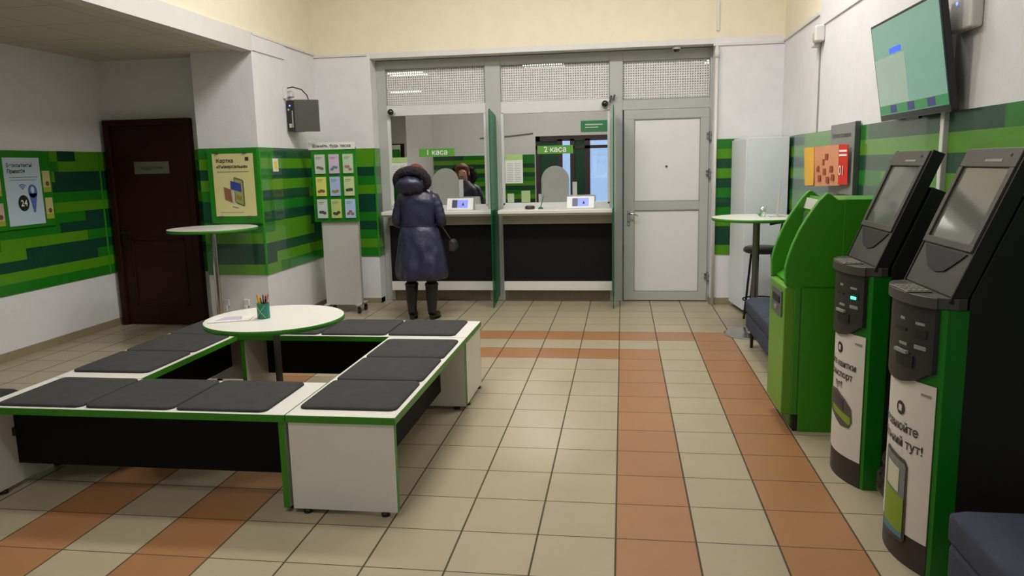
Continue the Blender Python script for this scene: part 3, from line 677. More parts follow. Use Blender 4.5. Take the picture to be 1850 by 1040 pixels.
# inner body between the wings and the rear housing
inner = [(.965, .02), (.965, .80), (.93, .865), (.985, .905), (1.03, .935), (1.05, .95), (1.085, 1.28), (1.11, 1.34), (1.165, 1.325), (1.24, 1.325), (1.24, .02)]
obj('inner_body', PR(inner, 'y', YA+.045, YB-.045), G_ATM, t)
obj('rear_housing', B((1.0, 1.6, YA-.0015, YB+.0015, 0, .845), (1.2, 1.6, YA-.001, YB+.001, .8455, 1.331)), G_ATM, t, bevel=.004)
obj('seam', B((.99, .9925, YA-.002, YA-.0005, .1, .84), (.9925, 1.6, YA-.003, YA-.0016, .8425, .8455)), mat('seam_dark_green', (12, 60, 8), .6), t)
fd = obj('front_door', PR([(.905, .10), (.96, .10), (.96, .84), (.925, .853), (.905, .84)], 'y', YA+.004, YB-.004), G_ATM_LIT, t, bevel=.006)
obj('dispenser', B((.897, .9045, YA+.06, YB-.1, .66, .81)), mat('atm_grey', (96, 98, 96), .4, .3), t, bevel=.003)
obj('cash_slot', B((.893, .8965, YA+.1, YB-.15, .735, .775)), RUB, t)
obj('emblem', B((.893, .8965, YA+.17, YB-.2, .685, .71)), GREY, t)
obj('keypad', PR([(.955, .886), (1.01, .925), (1.008, .93), (.953, .891)], 'y', YA+.09, YB-.19), mat('keypad_grey', (120, 124, 118), .4, .4), t)
bm = bmesh.new(); flat(bm, [(1.05, YA+.06, .98), (1.05, YB-.06, .98), (1.078, YB-.06, 1.24), (1.078, YA+.06, 1.24)], .004, (-1, 0, .1)); obj('screen', bm, SCR, t)
bm = bmesh.new(); flat(bm, [(1.082, YA+.045, 1.262), (1.082, YB-.045, 1.262), (1.098, YB-.045, 1.325), (1.098, YA+.045, 1.325)], .006, (-1, 0, .2)); obj('header_plate', bm, mat('pale_header', (196, 196, 186), .4), t)
obj('plinth', B((.975, .999, YA+.01, YB-.01, 0, .098)), RUB, t)

# ------------------------------------------------------------------ kiosks
def make_kiosk(y0, lines, led, label, dx=0, ze=.65, ye=.19):
    W = .46; y1 = y0+W; yc = (y0+y1)/2; XE = 1.125+dx; SAG = .072; MG = .016
    def X(y, off=0): return XE-SAG*(1-((y-yc)/(W/2))**2)-off
    t = thing('payment_kiosk', label, 'kiosk', (1.33, yc, 0), 'black and green payment kiosks')
    ys = [y0+W*i/24 for i in range(25)]
    def skin(name, ya, yb, z0, z1, off, th, m, parent=t, n=24, zf=None):
        bm = bmesh.new(); yy = [ya+(yb-ya)*i/n for i in range(n+1)]
        A = []
        for y in yy:
            lo = z0 if zf is None else zf(y)
            A.append([bm.verts.new((X(y, off), y, lo)), bm.verts.new((X(y, off), y, z1)), bm.verts.new((X(y, off)+th, y, z1)), bm.verts.new((X(y, off)+th, y, lo))])
        for P, Q in zip(A, A[1:]):
            for k in range(4): bm.faces.new((P[k], P[(k+1) % 4], Q[(k+1) % 4], Q[k]))
        bm.faces.new(A[0][::-1]); bm.faces.new(A[-1])
        return obj(name, bm, m, parent)
    # green curved column with its corner strips
    poly = [(X(y), y) for y in ys]+[(1.2, y1), (1.2, y0)]
    obj('front_column', PR(poly, 'z', .0, 1.02), G_KI, t)
    skin('base_cover', y0+MG, y1-MG, .0, .30, .003, .002, mat('kiosk_base_brown', (44, 38, 36), .5))
    wr = skin('printed_wrap', y0+MG, y1-MG, .125, .735, .006, .002, STICK)
    # black card reader panel with rounded foot
    def zf(y): 
        q = min(1, abs(y-yc)/(W/2-.035)); return .715+.065*q**2.5
    pn = skin('reader_panel', y0+.024, y1-.024, .7, 1.02, .018, .016, BLK, zf=zf)
    def patch(name, ya, yb, za, zb, m, off=.0182, th=.003, parent=pn):
        bm = bmesh.new(); n = 4; yy = [y0+ya+(yb-ya)*i/n for i in range(n+1)]
        A = [[bm.verts.new((X(y, o_), y, z)) for o_, z in ((off, za), (off, zb), (off+th, zb), (off+th, za))] for y in yy]
        for P, Q in zip(A, A[1:]):
            for k in range(4): bm.faces.new((P[k], P[(k+1) % 4], Q[(k+1) % 4], Q[k]))
        bm.faces.new(A[0][::-1]); bm.faces.new(A[-1]); return obj(name, bm, m, parent)
    patch('receipt_slot', .10, .20, .785, .83, RUB, th=.006); patch('slot_lip', .13, .21, .8305, .842, INKL, th=.012)
    patch('card_slot', .15, .23, .915, .925, RUB); patch('coin_slot', .05, .10, .905, .935, RUB)
    patch('slot_frame', .05, .10, .86, .875, INKL); patch('slot_label', .06, .10, .95, .96, INKL); patch('slot_label', .16, .19, .955, .965, INKL); patch('slot_label', .14, .19, .86, .87, INKL)
    if led: patch('status_light', .06, .09, .905, .918, mat('led_green', (120, 255, 190), .4, emit=(60, 255, 160), estr=5), off=.0215)
    # shelf
    pl = [(XE+.06, y0-.004), (XE+.03, y0-.006), (XE-.03, y0+.02)]+[(XE+.01-.112*math.sin(a), yc-.235*math.cos(a)) for a in [PI*k/24 for k in range(3, 22)]]+[(XE-.03, y1-.02), (XE+.03, y1+.006), (XE+.06, y1+.004)]
    obj('shelf', PR(pl, 'z', 1.021, 1.062), DGR, t, bevel=.012, seg=4)
    kp = obj('keypad', B((1.03+dx, 1.12+dx, yc-.1, yc+.08, 1.0625, 1.067)), mat('keypad_silver', (130, 128, 118), .35, .5), t, bevel=.002)
    bm = bmesh.new()
    for i in range(4):
        for j in range(4): box(bm, 1.038+dx+i*.02, 1.052+dx+i*.02, yc-.088+j*.04, yc-.06+j*.04, 1.067, 1.07)
    obj('keys', bm, mat('key_grey', (150, 148, 138), .35, .4), kp)
    # tilted head
    P0 = Vector((1.135+dx, 0, 1.064)); P1 = Vector((1.345+dx, 0, 1.578)); d = (P1-P0).normalized(); nn = Vector((-d.z, 0, d.x))
    q = lambda a, l: (P0+d*a+nn*l)
    L = (P1-P0).length
    def slab(name, a0, a1, l0, l1, ya, yb, m, parent=t, **k):
        pts = [q(a0, l0), q(a1, l0), q(a1, l1), q(a0, l1)]
        return obj(name, PR([(p.x, p.z) for p in pts], 'y', ya, yb), m, parent, **k)
    hd = slab('head', 0, L, -.045, 0, y0+.012, y1-.012, DGR, bevel=.004)
    for ya in (y0, y1-.011): slab('head_side', -.02, L+.004, -.05, .004, ya, ya+.011, DSIDE, bevel=.002)
    s0 = L*.30
    # bezel frame around screen
    slab('bezel', s0, s0+.028, .0002, .012, y0+.014, y1-.014, DGR, hd, bevel=.003); slab('bezel', L-.075, L-.002, .0002, .012, y0+.014, y1-.014, DGR, hd, bevel=.003)
    for ya, yb in ((y0+.014, y0+.045), (y1-.045, y1-.014)): slab('bezel', s0+.028, L-.0755, .0002, .012, ya, yb, DGR, hd)
    slab('screen', s0+.029, L-.076, .0003, .003, y0+.046, y1-.046, SCR, hd)
    slab('header_label', L-.055, L-.045, .0122, .0132, yc-.11, yc+.02, INKL, hd)
    slab('camera_eye', L-.035, L-.025, .0122, .014, y0+.07, y0+.08, RUB, hd)
    # hollow speaker mouth below the screen
    bm = bmesh.new()
    a0, a1 = L*.12, L*.285; hw = .185
    pts = [(a1, -hw), (a1, hw), (a1-.03, hw*.8), (a0+.012, hw*.4), (a0, 0), (a0+.012, -hw*.4), (a1-.03, -hw*.8)]
    V3 = [q(a, .0015)+Vector((0, yc+y_, 0)) for a, y_ in pts]; flat(bm, V3, .004, nn); obj('speaker_mouth', bm, RUB, hd)
    # rear housing
    prof = [(1.2005, 0), (1.55, 0), (1.55, 1.05), (1.43, 1.28), (1.425, 1.39), (1.35, 1.42), (1.20, 1.06)]
    obj('rear_housing', PR(prof, 'y', y0+.004, y1-.004), DSIDE, t, bevel=.004)
    # print on the wrap
    def wm(u, v, off=.0085): return Vector((X(u, off), u, v))
    for k, (s_, size, z, yoff) in enumerate(lines):
        text('lettering', s_, size, (0, 0, 0), None, None, INK, wr, 'RIGHT', .0006, fn=lambda a, b, z=z, yo=yoff: wm(y0+yo-a, z+b))
    bm = bmesh.new(); pts = [wm(y0+ye+.027*math.cos(a), ze+.027*math.sin(a)) for a in [2*PI*k/20 for k in range(20)]]; flat(bm, pts, .0008, (-1, 0, 0))
    em = obj('emblem', bm, INK, wr)
    bm = bmesh.new(); e = [wm(y0+ye+u, ze+v, .0098) for u, v in ((-.011, -.012), (.011, -.012), (.011, .012), (-.011, .012))]; flat(bm, e, .0006, (-1, 0, 0)); obj('emblem_mark', bm, STICK, em)
    bm = bmesh.new(); e = [wm(y0+.03+u, .69+v) for u, v in ((0, 0), (.04, 0), (.04, .009), (0, .009))]; flat(bm, e, .0006, (-1, 0, 0)); obj('small_print', bm, INKL, wr)
    return t, wr, wm, yc, y0
k1, w1, wm1, yc1, ya1 = make_kiosk(3.59, [('Купуйте квитки', .046, .56, .055), ('на транспорт', .046, .508, .075), ('тут!', .046, .456, .15)], True, 'farther black and green kiosk advertising transport tickets, beside the cash machine')
k2, w2, wm2, yc2, ya2 = make_kiosk(2.80, [('Поповнюйте', .05, .523, .07), ('мобільний тут!', .05, .462, .045)], False, 'nearest black and green kiosk with a phone picture on its front', .006, .61, .175)
# bus picture on the first wrap, phone picture on the second (its code left out): patches follow the curve
def cpatch(wm, y0, pts, off, m, parent, name='picture'):
    """pts: (distance from the near edge, z)"""
    bm = bmesh.new(); out = []
    n = len(pts)
    for i in range(n):
        a, b = pts[i], pts[(i+1) % n]
        for k in range(4): out.append((a[0]+(b[0]-a[0])*k/4, a[1]+(b[1]-a[1])*k/4))
    cu, cz = sum(p[0] for p in pts)/n, sum(p[1] for p in pts)/n
    def ring(o_, f): return [bm.verts.new(wm(y0+cu+(u-cu)*f, cz+(v-cz)*f, o_)) for u, v in out]
    R = [ring(off, 1), ring(off+.0007, 1), ring(off+.0007, .66), ring(off+.0007, .33)]
    for A, D in zip(R, R[1:]):
        for k in range(len(out)): bm.faces.new((A[k], A[(k+1) % len(out)], D[(k+1) % len(out)], D[k]))
    c = bm.verts.new(wm(y0+cu, cz, off+.0007))
    for k in range(len(out)): bm.faces.new((R[-1][k], R[-1][(k+1) % len(out)], c))
    bm.faces.new(R[0][::-1])
    return obj(name, bm, m, parent)
cpatch(wm1, ya1, [(.34, .40), (.28, .43), (.20, .44), (.12, .41), (.075, .375), (.065, .31), (.085, .275), (.15, .27), (.25, .31), (.34, .345)], .009, mat('picture_brown', (84, 76, 66), .6), w1)
cpatch(wm1, ya1, [(.24, .33), (.15, .31), (.085, .29), (.072, .30), (.075, .33), (.16, .345), (.24, .36)], .0105, mat('picture_green', (120, 150, 40), .6), w1)
cpatch(wm1, ya1, [(.23, .42), (.13, .40), (.125, .35), (.23, .375)], .0105, mat('picture_glass', (50, 48, 54), .4), w1)
cpatch(wm2, ya2, [(.27, .09), (.275, .42), (.26, .435), (.125, .415), (.11, .395), (.105, .10), (.12, .085), (.26, .08)], .009, mat('phone_rim', (58, 62, 56), .4), w2)
cpatch(wm2, ya2, [(.262, .10), (.262, .42), (.125, .40), (.117, .39), (.117, .10)], .0105, mat('phone_grey', (110, 120, 118), .4), w2)
cpatch(wm2, ya2, [(.262, .13), (.262, .28), (.117, .26), (.117, .12)], .012, mat('phone_lime', (120, 150, 40), .4), w2)
cpatch(wm2, ya2, [(.262, .101), (.262, .13), (.117, .12), (.117, .101)], .012, mat('phone_blue', (70, 120, 140), .4), w2)
cpatch(wm2, ya2, [(.24, .29), (.24, .385), (.15, .37), (.15, .275)], .0125, mat('phone_card', (196, 200, 176), .5), w2)

# black plastic bag between the kiosks
bm = bmesh.new(); bmesh.ops.create_icosphere(bm, subdivisions=4, radius=1)
for v in bm.verts:
    c = v.co; k = 1+.10*math.sin(c.x*9+c.z*7)+.07*math.sin(c.y*13-c.z*5)+.05*math.sin(c.z*19+c.x*4)
    zz = c.z*.17*k; wv = 1-.35*max(0, c.z)
    v.co = Vector((1.275+c.x*.125*k*wv, 3.445+c.y*.10*k*wv, max(0.001, .16+zz)))
tag(obj('rubbish_bag', bm, mat('black_shiny_plastic', (26, 24, 24), .22, spec=.7), smooth=True), 'crumpled black plastic bag on the floor between the two kiosks', 'bag')

# ------------------------------------------------------------------ television on the right wall
t = thing('wall_television', 'large tilted flat television high on the right wall', 'television', (1.6, 4.5, 1.76))
lo, hi = Vector((1.565, 0, 1.765)), Vector((1.475, 0, 2.325)); dv = (hi-lo); dn = Vector((-dv.z, 0, dv.x)).normalized(); dv.normalize()
def tv(name, y0, y1, a0, a1, l0, l1, m, parent, **k):
    pts = [lo+dv*a0+dn*l0, lo+dv*a1+dn*l0, lo+dv*a1+dn*l1, lo+dv*a0+dn*l1]
    return obj(name, PR([(p.x, p.z) for p in pts], 'y', y0, y1), m, parent, **k)
TVB = mat('tv_black', (22, 24, 30), .25)
body = tv('case', 4.0, 5.02, 0, .565, -.035, 0, TVB, t, bevel=.004)
sc = tv('screen', 4.018, 5.002, .035, .55, .0003, .002, mat('tv_screen_teal', (120, 160, 146), .25, emit=(118, 165, 148), estr=.42), t)
tv('picture_area', 4.52, 4.999, .09, .36, .0022, .003, mat('tv_pale', (150, 170, 158), .3, emit=(150, 178, 160), estr=.42), sc)
tv('ticker_strip', 4.02, 5.0, .038, .088, .0022, .003, mat('tv_green', (60, 130, 80), .3, emit=(50, 125, 75), estr=.5), sc)
for ya in (4.17, 4.45, 4.72): tv('ticker_box', ya, ya+.1, .042, .086, .0031, .0036, mat('tv_navy', (50, 50, 90), .3, emit=(60, 60, 120), estr=.6), sc)
tv('caption', 4.56, 4.74, .37, .40, .0022, .003, mat('tv_blue', (60, 100, 240), .3, emit=(50, 90, 245), estr=.9), sc)
obj('wall_bracket', B((1.60, XR, 4.35, 4.65, 1.85, 2.2)), RUB, t)
tv('sensor_bar', 4.42, 4.6, -.012, 0, -.02, .0, TVB, t)
t = thing('wifi_router', 'white wall box with small blue light behind the television', 'router', (1.6, 4.1, 2.1), None)
obj('case', B((1.585, XR, 3.86+.05, 4.15, 2.14, 2.32)), TRIMW, t, bevel=.012, seg=3)
obj('status_light', ball((1.584, 4.07, 2.27), .006, .008, .008), mat('led_blue', (120, 140, 255), .4, emit=(90, 120, 255), estr=4), t)
tag(obj('cable_duct', B((XR-.035, XR, 4.19, 4.235, .0, 4.1)), TRIMW, bevel=.004), 'long white vertical cable duct on the right wall between television and kiosks', 'cable duct')
t = thing('alarm_sensor', 'white plastic alarm box at the joint of the right wall', 'sensor', (1.60, 6.8, 2.5))
obj('case', B((1.56, XR-.0, 6.76, 6.87, 2.50, 2.63)), TRIMW, t, bevel=.015, seg=3); obj('side_case', B((1.575, XR-.0, 6.872, 6.96, 2.47, 2.60)), TRIMW, t, bevel=.01, seg=3)
obj('lens', B((1.557, 1.5595, 6.79, 6.84, 2.52, 2.57)), TRAY, t)
t = thing('light_switch', 'small beige wall switch at the right edge on the green band', 'switch', (1.62, 3.1, 1.6))
obj('plate', B((XR-.02, XR-.0095, 3.02, 3.13, 1.59, 1.75)), mat('beige_plastic', (200, 190, 160), .5), t, bevel=.003)

# grey leaflet board with flyers on the right wall
t = thing('leaflet_board', 'grey vertical information board above the cash machine', 'board', (1.6, 5.95, 1.29))
obj('board', B((1.595, XR-.0095, 5.66, 6.28, 1.29, 1.80)), GREY, t, bevel=.002)
obj('board_edge', B((1.594, XR-.01, 5.645, 5.6595, 1.288, 1.802)), GREYD, t)
text('lettering', 'Куточок споживача', .05, (1.5945, 6.22, 1.70), (0, -1, 0), (0, 0, 1), INK, t)
t = thing('flyer_holder', 'stack of fanned orange flyers standing out from the grey board', 'flyer', (1.5, 6.1, 1.33))
bm = bmesh.new(); flat(bm, [(1.46, 6.36, 1.335), (1.57, 5.86, 1.355), (1.57, 5.86, 1.65), (1.44, 6.38, 1.635)], .004, (-1, -.25, 0)); sh = obj('sheet', bm, mat('flyer_peach', (214, 150, 110), .6), t)
bm = bmesh.new(); flat(bm, [(1.444, 6.385, 1.34), (1.475, 6.24, 1.345), (1.47, 6.24, 1.64), (1.43, 6.395, 1.635)], .004, (-1, -.25, 0)); obj('sheet', bm, mat('flyer_yellow', (226, 176, 70), .6), t)
for k, (a, z) in enumerate(((.35, 1.38), (.5, 1.43), (.45, 1.5), (.6, 1.37), (.7, 1.45), (.3, 1.45), (.55, 1.54), (.75, 1.39))):
    y = 6.36-.5*a; x = 1.458+.11*a-.007; bm = bmesh.new(); flat(bm, [(x, y, z), (x+.008, y-.05, z), (x+.008, y-.05, z+.045), (x, y, z+.045)], .002, (-1, -.25, 0)); obj('printed_square', bm, mat('flyer_print', (160, 70, 50), .6), t)
t = thing('flyer', 'red flyer with white figures hanging on the grey board', 'flyer', (1.57, 5.76, 1.36))
bm = bmesh.new(); flat(bm, [(1.555, 5.86, 1.36), (1.575, 5.70, 1.365), (1.57, 5.70, 1.645), (1.55, 5.86, 1.65)], .003, (-1, -.1, 0)); obj('sheet', bm, mat('flyer_red', (214, 44, 30), .5), t)
text('lettering', '01', .1, (1.549, 5.845, 1.43), (.12, -1, 0), (0, 0, 1), SIGNW, t, lift=.003)
bm = bmesh.new()
for z in (1.565, 1.595): flat(bm, [(1.549, 5.845, z), (1.567, 5.72, z), (1.567, 5.72, z+.014), (1.549, 5.845, z+.014)], .002, (-1, -.1, 0))
obj('printed_lines', bm, SIGNW, t)

# ------------------------------------------------------------------ brochure stand
t = thing('brochure_stand', 'rolling grey stand with green leaflet panel, left of the cash desks', 'stand', (-3.03, 7.88, 0))
obj('post_panel', B((-3.205, -2.80, 7.80, 7.86, .085, 1.03)), TRAY, t, bevel=.004)
gp = obj('leaflet_panel', B((-3.27, -2.775, 7.775, 7.80, .995, 1.775)), G_B, t, bevel=.003)
hd = obj('header_plate', B((-3.285, -2.775, 7.765, 7.77, 1.755, 1.83)), PAPER, t)
text('lettering', 'Візьміть, будь ласка', .043, (-3.03, 7.764, 1.778), (1, 0, 0), (0, 0, 1), INK, hd, 'CENTER', .0006)
for x in (-3.18, -2.82):
    for y in (7.76, 7.97):
        bm = TB([(x, y, .065), (x, y, .086)], .008, 8); tube(bm, [(x-.012, y, .026), (x+.012, y, .026)], .026, 16); box(bm, x-.016, x+.016, y-.01, y+.01, .045, .066)
        obj('caster', bm, RUB, t)
for x in (-3.205, -2.845): obj('foot_bar', B((x, x+.045, 7.73, 8.0, .086, .1)), TRAY, t)
cols = [((196, 205, 190), 'pale grey'), ((205, 180, 205), 'lilac'), ((180, 200, 165), 'pale green'), ((220, 215, 110), 'yellow'), ((165, 185, 225), 'sky blue'), ((190, 205, 150), 'sage green'), ((200, 208, 205), 'pale grey'), ((185, 200, 120), 'olive green'), ((170, 195, 230), 'light blue')]
pics = [(110, 110, 90), (80, 130, 140), (150, 110, 100), (120, 90, 60), (150, 130, 70), (50, 70, 60), (70, 75, 70), (60, 70, 50), (150, 100, 80)]
for i in range(9):
    r_, c_ = divmod(i, 3); x0 = -3.225+c_*.155; z0 = 1.505-r_*.235
    hh = .2
    t = thing('brochure', '%s brochure in the %s row, %s slot of the rolling stand' % (cols[i][1], ('top', 'middle', 'bottom')[r_], ('left', 'centre', 'right')[c_]), 'brochure', (x0+.055, 7.765, z0), 'brochures on the rolling stand')
    obj('cover', B((x0, x0+.11, 7.758, 7.774, z0, z0+hh)), mat('brochure_%d' % i, cols[i][0], .5), t)
    bm = bmesh.new(); rnd = random.Random(i)
    for q_ in range(3):
        cx_ = x0+.035+.022*q_; cz_ = z0+.05+rnd.uniform(-.01, .02)
        flat(bm, [(cx_+.02*math.cos(a*PI/4), 7.7575-.0006*q_, cz_+.016*math.sin(a*PI/4)) for a in range(8)], .0006, (0, -1, 0))
    obj('picture', bm, mat('brochure_pic_%d' % i, pics[i], .6), t)
    obj('title', B((x0+.015, x0+.08, 7.757, 7.758, z0+hh-.035, z0+hh-.028), (x0+.015, x0+.065, 7.757, 7.758, z0+hh-.05, z0+hh-.045)), INKL, t)

# wall notice on the column side, small screen with cables
t = thing('wall_notice', 'small white and yellow notice on the striped column side', 'notice', (XP+.01, 7.25, 1.55))
YN_ = mat('notice_yellow', (230, 205, 60), .6)
obj('sheet', B((XP+.0095, XP+.0125, 7.18-.02, 7.30-.02, 1.54, 1.668)), PAPER, t); obj('yellow_mark', B((XP+.0126, XP+.0135, 7.19, 7.25, 1.565, 1.64)), YN_, t)
t = thing('wall_monitor', 'small black monitor box mounted high on the white column', 'monitor', (-3.3, 7.7, 1.94))
obj('case', B((-3.405, -3.325, 7.36+.2, 7.81, 1.945, 2.255)), mat('monitor_black', (34, 32, 32), .5), t, bevel=.004)
obj('screen_body', PR([(-3.325, 7.56), (-3.105, 7.66), (-3.115, 7.70), (-3.325, 7.60)], 'z', 1.94, 2.26), mat('monitor_grey', (76, 74, 70), .35), t, bevel=.004)
obj('wall_arm', B((XP, -3.4055, 7.63, 7.7, 2.05, 2.15)), RUB, t)
obj('power_light', ball((-3.37, 7.556, 2.2), .008, .006, .008), mat('led_blue', (120, 140, 255), .4, emit=(90, 120, 255), estr=4), t)
obj('side_ports', B((-3.35, -3.343, 7.553, 7.56, 1.98, 2.15), (-3.385, -3.36, 7.553, 7.56, 1.98, 2.02), (-3.392, -3.38, 7.553, 7.56, 2.15, 2.17)), TRAY, t)
t = thing('power_socket', 'white power socket and duct above the small wall monitor', 'socket', (XP+.01, 7.55, 2.28))
obj('plate', B((XP, XP+.035, 7.52, 7.56, 2.27, 2.40)), TRIMW, t, bevel=.004); obj('socket_body', B((XP, XP+.06, 7.60, 7.68, 2.29, 2.36)), TRIMW, t, bevel=.01, seg=3)
tag(obj('power_cable', TB([(XP+.036, 7.56, 2.375), (XP+.09, 7.57, 2.385), (XP+.17, 7.6, 2.36), (XP+.215, 7.63, 2.30), (XP+.22, 7.64, 2.262)], .006, 8), RUB), 'black looped power cable from the wall socket to the small monitor', 'cable')
for x, lb in ((-3.865, 'white wall socket low on the column, nearer the brown door'), (-3.655, 'white wall socket low on the column, farther from the brown door')):
    t = thing('wall_socket', lb, 'socket', (x, 6.89, .20), 'sockets low on the column'); obj('plate', B((x-.03, x+.03, 6.878, 6.8995, .24, .31)), TRIMW, t, bevel=.008, seg=3); obj('plug', B((x-.018, x+.018, 6.855, 6.8775, .19, .25)), TRIMW, t, bevel=.004)

# ------------------------------------------------------------------ poster boards
PY = mat('poster_cream', (214, 208, 146), .5, noise=.015)
y0 = 6.89
t = thing('poster_board', 'green framed board on the striped column front', 'board', (-3.72, y0-.01, 1.03))
obj('board', B((-3.935, -3.425, y0-.021, y0, 1.055, 1.765)), G_B, t, bevel=.003)
t = thing('poster', 'cream bank card poster headed Картка Універсальна on the column board', 'poster', (-3.74, y0-.025, 1.08))
yf = y0-.0215
obj('sheet', B((-3.88, -3.465, yf-.002, yf, 1.125, 1.718)), PY, t)
text('lettering', 'Картка', .052, (-3.84, yf-.0025, 1.635), (1, 0, 0), (0, 0, 1), INK, t, 'LEFT', .001)
text('lettering', '«Універсальна»', .042, (-3.84, yf-.0025, 1.583), (1, 0, 0), (0, 0, 1), INK, t, 'LEFT', .001)
pp = lambda pts, m, k, nm='picture': obj(nm, (lambda bm: (flat(bm, [(a, yf-.0022-.0008*k, b) for a, b in pts], .0007, (0, -1, 0)), bm)[1])(bmesh.new()), m, t)
pp([(-3.675, 1.488), (-3.665, 1.497), (-3.590, 1.473), (-3.577, 1.458), (-3.577, 1.228), (-3.585, 1.218), (-3.655, 1.243), (-3.675, 1.262)], mat('phone_rim2', (92, 104, 60), .5), 1)
pp([(-3.668, 1.483), (-3.590, 1.458), (-3.590, 1.233), (-3.668, 1.262)], mat('phone_sage', (150, 158, 100), .5), 2)
pp([(-3.710, 1.463), (-3.605, 1.434), (-3.605, 1.355), (-3.710, 1.385)], mat('card_blue', (52, 66, 150), .5), 3)
pp([(-3.780, 1.404), (-3.710, 1.380), (-3.700, 1.257), (-3.775, 1.287)], mat('card_brown', (140, 96, 66), .5), 3)
pp([(-3.710, 1.380), (-3.685, 1.370), (-3.680, 1.248), (-3.700, 1.257)], mat('card_silver', (190, 180, 160), .5), 4)
pp([(-3.655, 1.331), (-3.605, 1.311), (-3.600, 1.272), (-3.655, 1.292)], mat('card_gold', (150, 130, 30), .5), 4)
pp([(-3.705, 1.223), (-3.645, 1.208), (-3.645, 1.198), (-3.705, 1.213)], INKL, 1, 'caption')
pp([(-3.835, 1.551), (-3.515, 1.551), (-3.515, 1.545), (-3.835, 1.545)], INKL, 1, 'caption')
pp([(-3.835, 1.164), (-3.595, 1.164), (-3.595, 1.160), (-3.835, 1.160)], INKL, 1, 'caption')
pp([(-3.545, 1.684), (-3.510, 1.684), (-3.510, 1.649), (-3.545, 1.649)], INK, 1, 'emblem')
for x in (-3.825, -3.545):
    for z in (1.715, 1.11): obj('clip', B((x-.02, x+.02, yf-.012, yf-.003, z, z+.018)), STEEL, t, bevel=.003)
# left wall leaflet board
xb = XL+.009
t = thing('leaflet_wall_board', 'green leaflet board on the left wall at the picture edge', 'board', (xb, 5.8, 1.07))
obj('board', B((xb, xb+.02, 5.05, 6.32, 1.10, 1.768)), G_B, t, bevel=.003)
xs = xb+.021
t = thing('poster', 'pale blue poster with a map pin and 24 badge on the left wall board', 'poster', (xs, 5.98, 1.14))
obj('sheet', B((xs, xs+.002, 5.775, 6.185, 1.13, 1.71)), mat('poster_blue', (186, 206, 220), .5, noise=.02), t)
text('lettering', 'Безконтактні', .046, (xs+.0025, 5.81, 1.63), (0, 1, 0), (0, 0, 1), INK, t, lift=-.0005 if False else .0005, bold=.0008)
text('lettering', 'Приват24', .044, (xs+.0025, 5.81, 1.58), (0, 1, 0), (0, 0, 1), INK, t, bold=.0008)
lp = lambda pts, m, k, nm='picture': obj(nm, (lambda bm: (flat(bm, [(xs+.0022+.0008*k, a, b) for a, b in pts], .0007, (1, 0, 0)), bm)[1])(bmesh.new()), m, t)
circ = lambda cy, cz, ry, rz, n=20, a0=0, a1=2*PI: [(cy+ry*math.cos(a0+(a1-a0)*k/n), cz+rz*math.sin(a0+(a1-a0)*k/n)) for k in range(n)]
PINB = mat('pin_blue', (76, 108, 178), .5)
lp(circ(6.07, 1.42, .052, .058), PINB, 1); lp([(6.025, 1.40), (6.06, 1.235), (6.08, 1.235), (6.12, 1.40)], PINB, 1); lp(circ(6.07, 1.43, .02, .03), mat('pin_hole', (200, 215, 220), .5), 2)
bd = lp(circ(5.955, 1.32, .062, .07), mat('badge_dark', (34, 36, 30), .5), 2, 'badge')
text('lettering', '24', .075, (xs+.0055, 5.955, 1.295), (0, 1, 0), (0, 0, 1), SIGNW, t, 'CENTER', .001)
for k, r_ in enumerate((.055, .037, .02)):
    outer = [(5.96+r_*math.cos(a), 1.43+r_*math.sin(a)) for a in [PI*.25+PI*.5*i/8 for i in range(9)]]; inn = [(5.96+(r_-.009)*math.cos(a), 1.43+(r_-.009)*math.sin(a)) for a in [PI*.75-PI*.5*i/8 for i in range(9)]]
    lp(outer+inn, PINB, 1, 'signal_arc')
lp([(5.83, 1.545), (6.15, 1.545), (6.15, 1.54), (5.83, 1.54)], INKL, 1, 'caption'); lp([(5.83, 1.52), (6.12, 1.52), (6.12, 1.515), (5.83, 1.515)], INKL, 1, 'caption')
for (ya, za, rgb, lb) in ((6.205, 1.405, (196, 190, 130), 'cream leaflet right of the blue poster, upper'), (6.205, 1.165, (190, 190, 120), 'cream leaflet right of the blue poster, lower'), (5.64, 1.39, (196, 170, 160), 'pink leaflet at the picture edge, upper'), (5.64, 1.14, (196, 172, 160), 'pink leaflet at the picture edge, lower')):
    t = thing('leaflet', lb, 'leaflet', (xs, ya+.04, za), 'leaflets on the left wall board')
    obj('sheet', B((xs, xs+.003, ya, ya+.09, za, za+.19)), mat('leaflet_%d_%d' % (rgb[0], rgb[2]), rgb, .6), t)
    obj('bottom_stripe', B((xs+.003, xs+.004, ya, ya+.09, za, za+.045)), mat('leaflet_lime', (150, 170, 50), .6), t)
    bm = bmesh.new(); flat(bm, [(xs+.0042, a, b) for a, b in circ(ya+.05, za+.075, .022, .022, 12)], .0008, (1, 0, 0)); obj('picture', bm, mat('leaflet_pic', (110, 70, 50), .6), t)

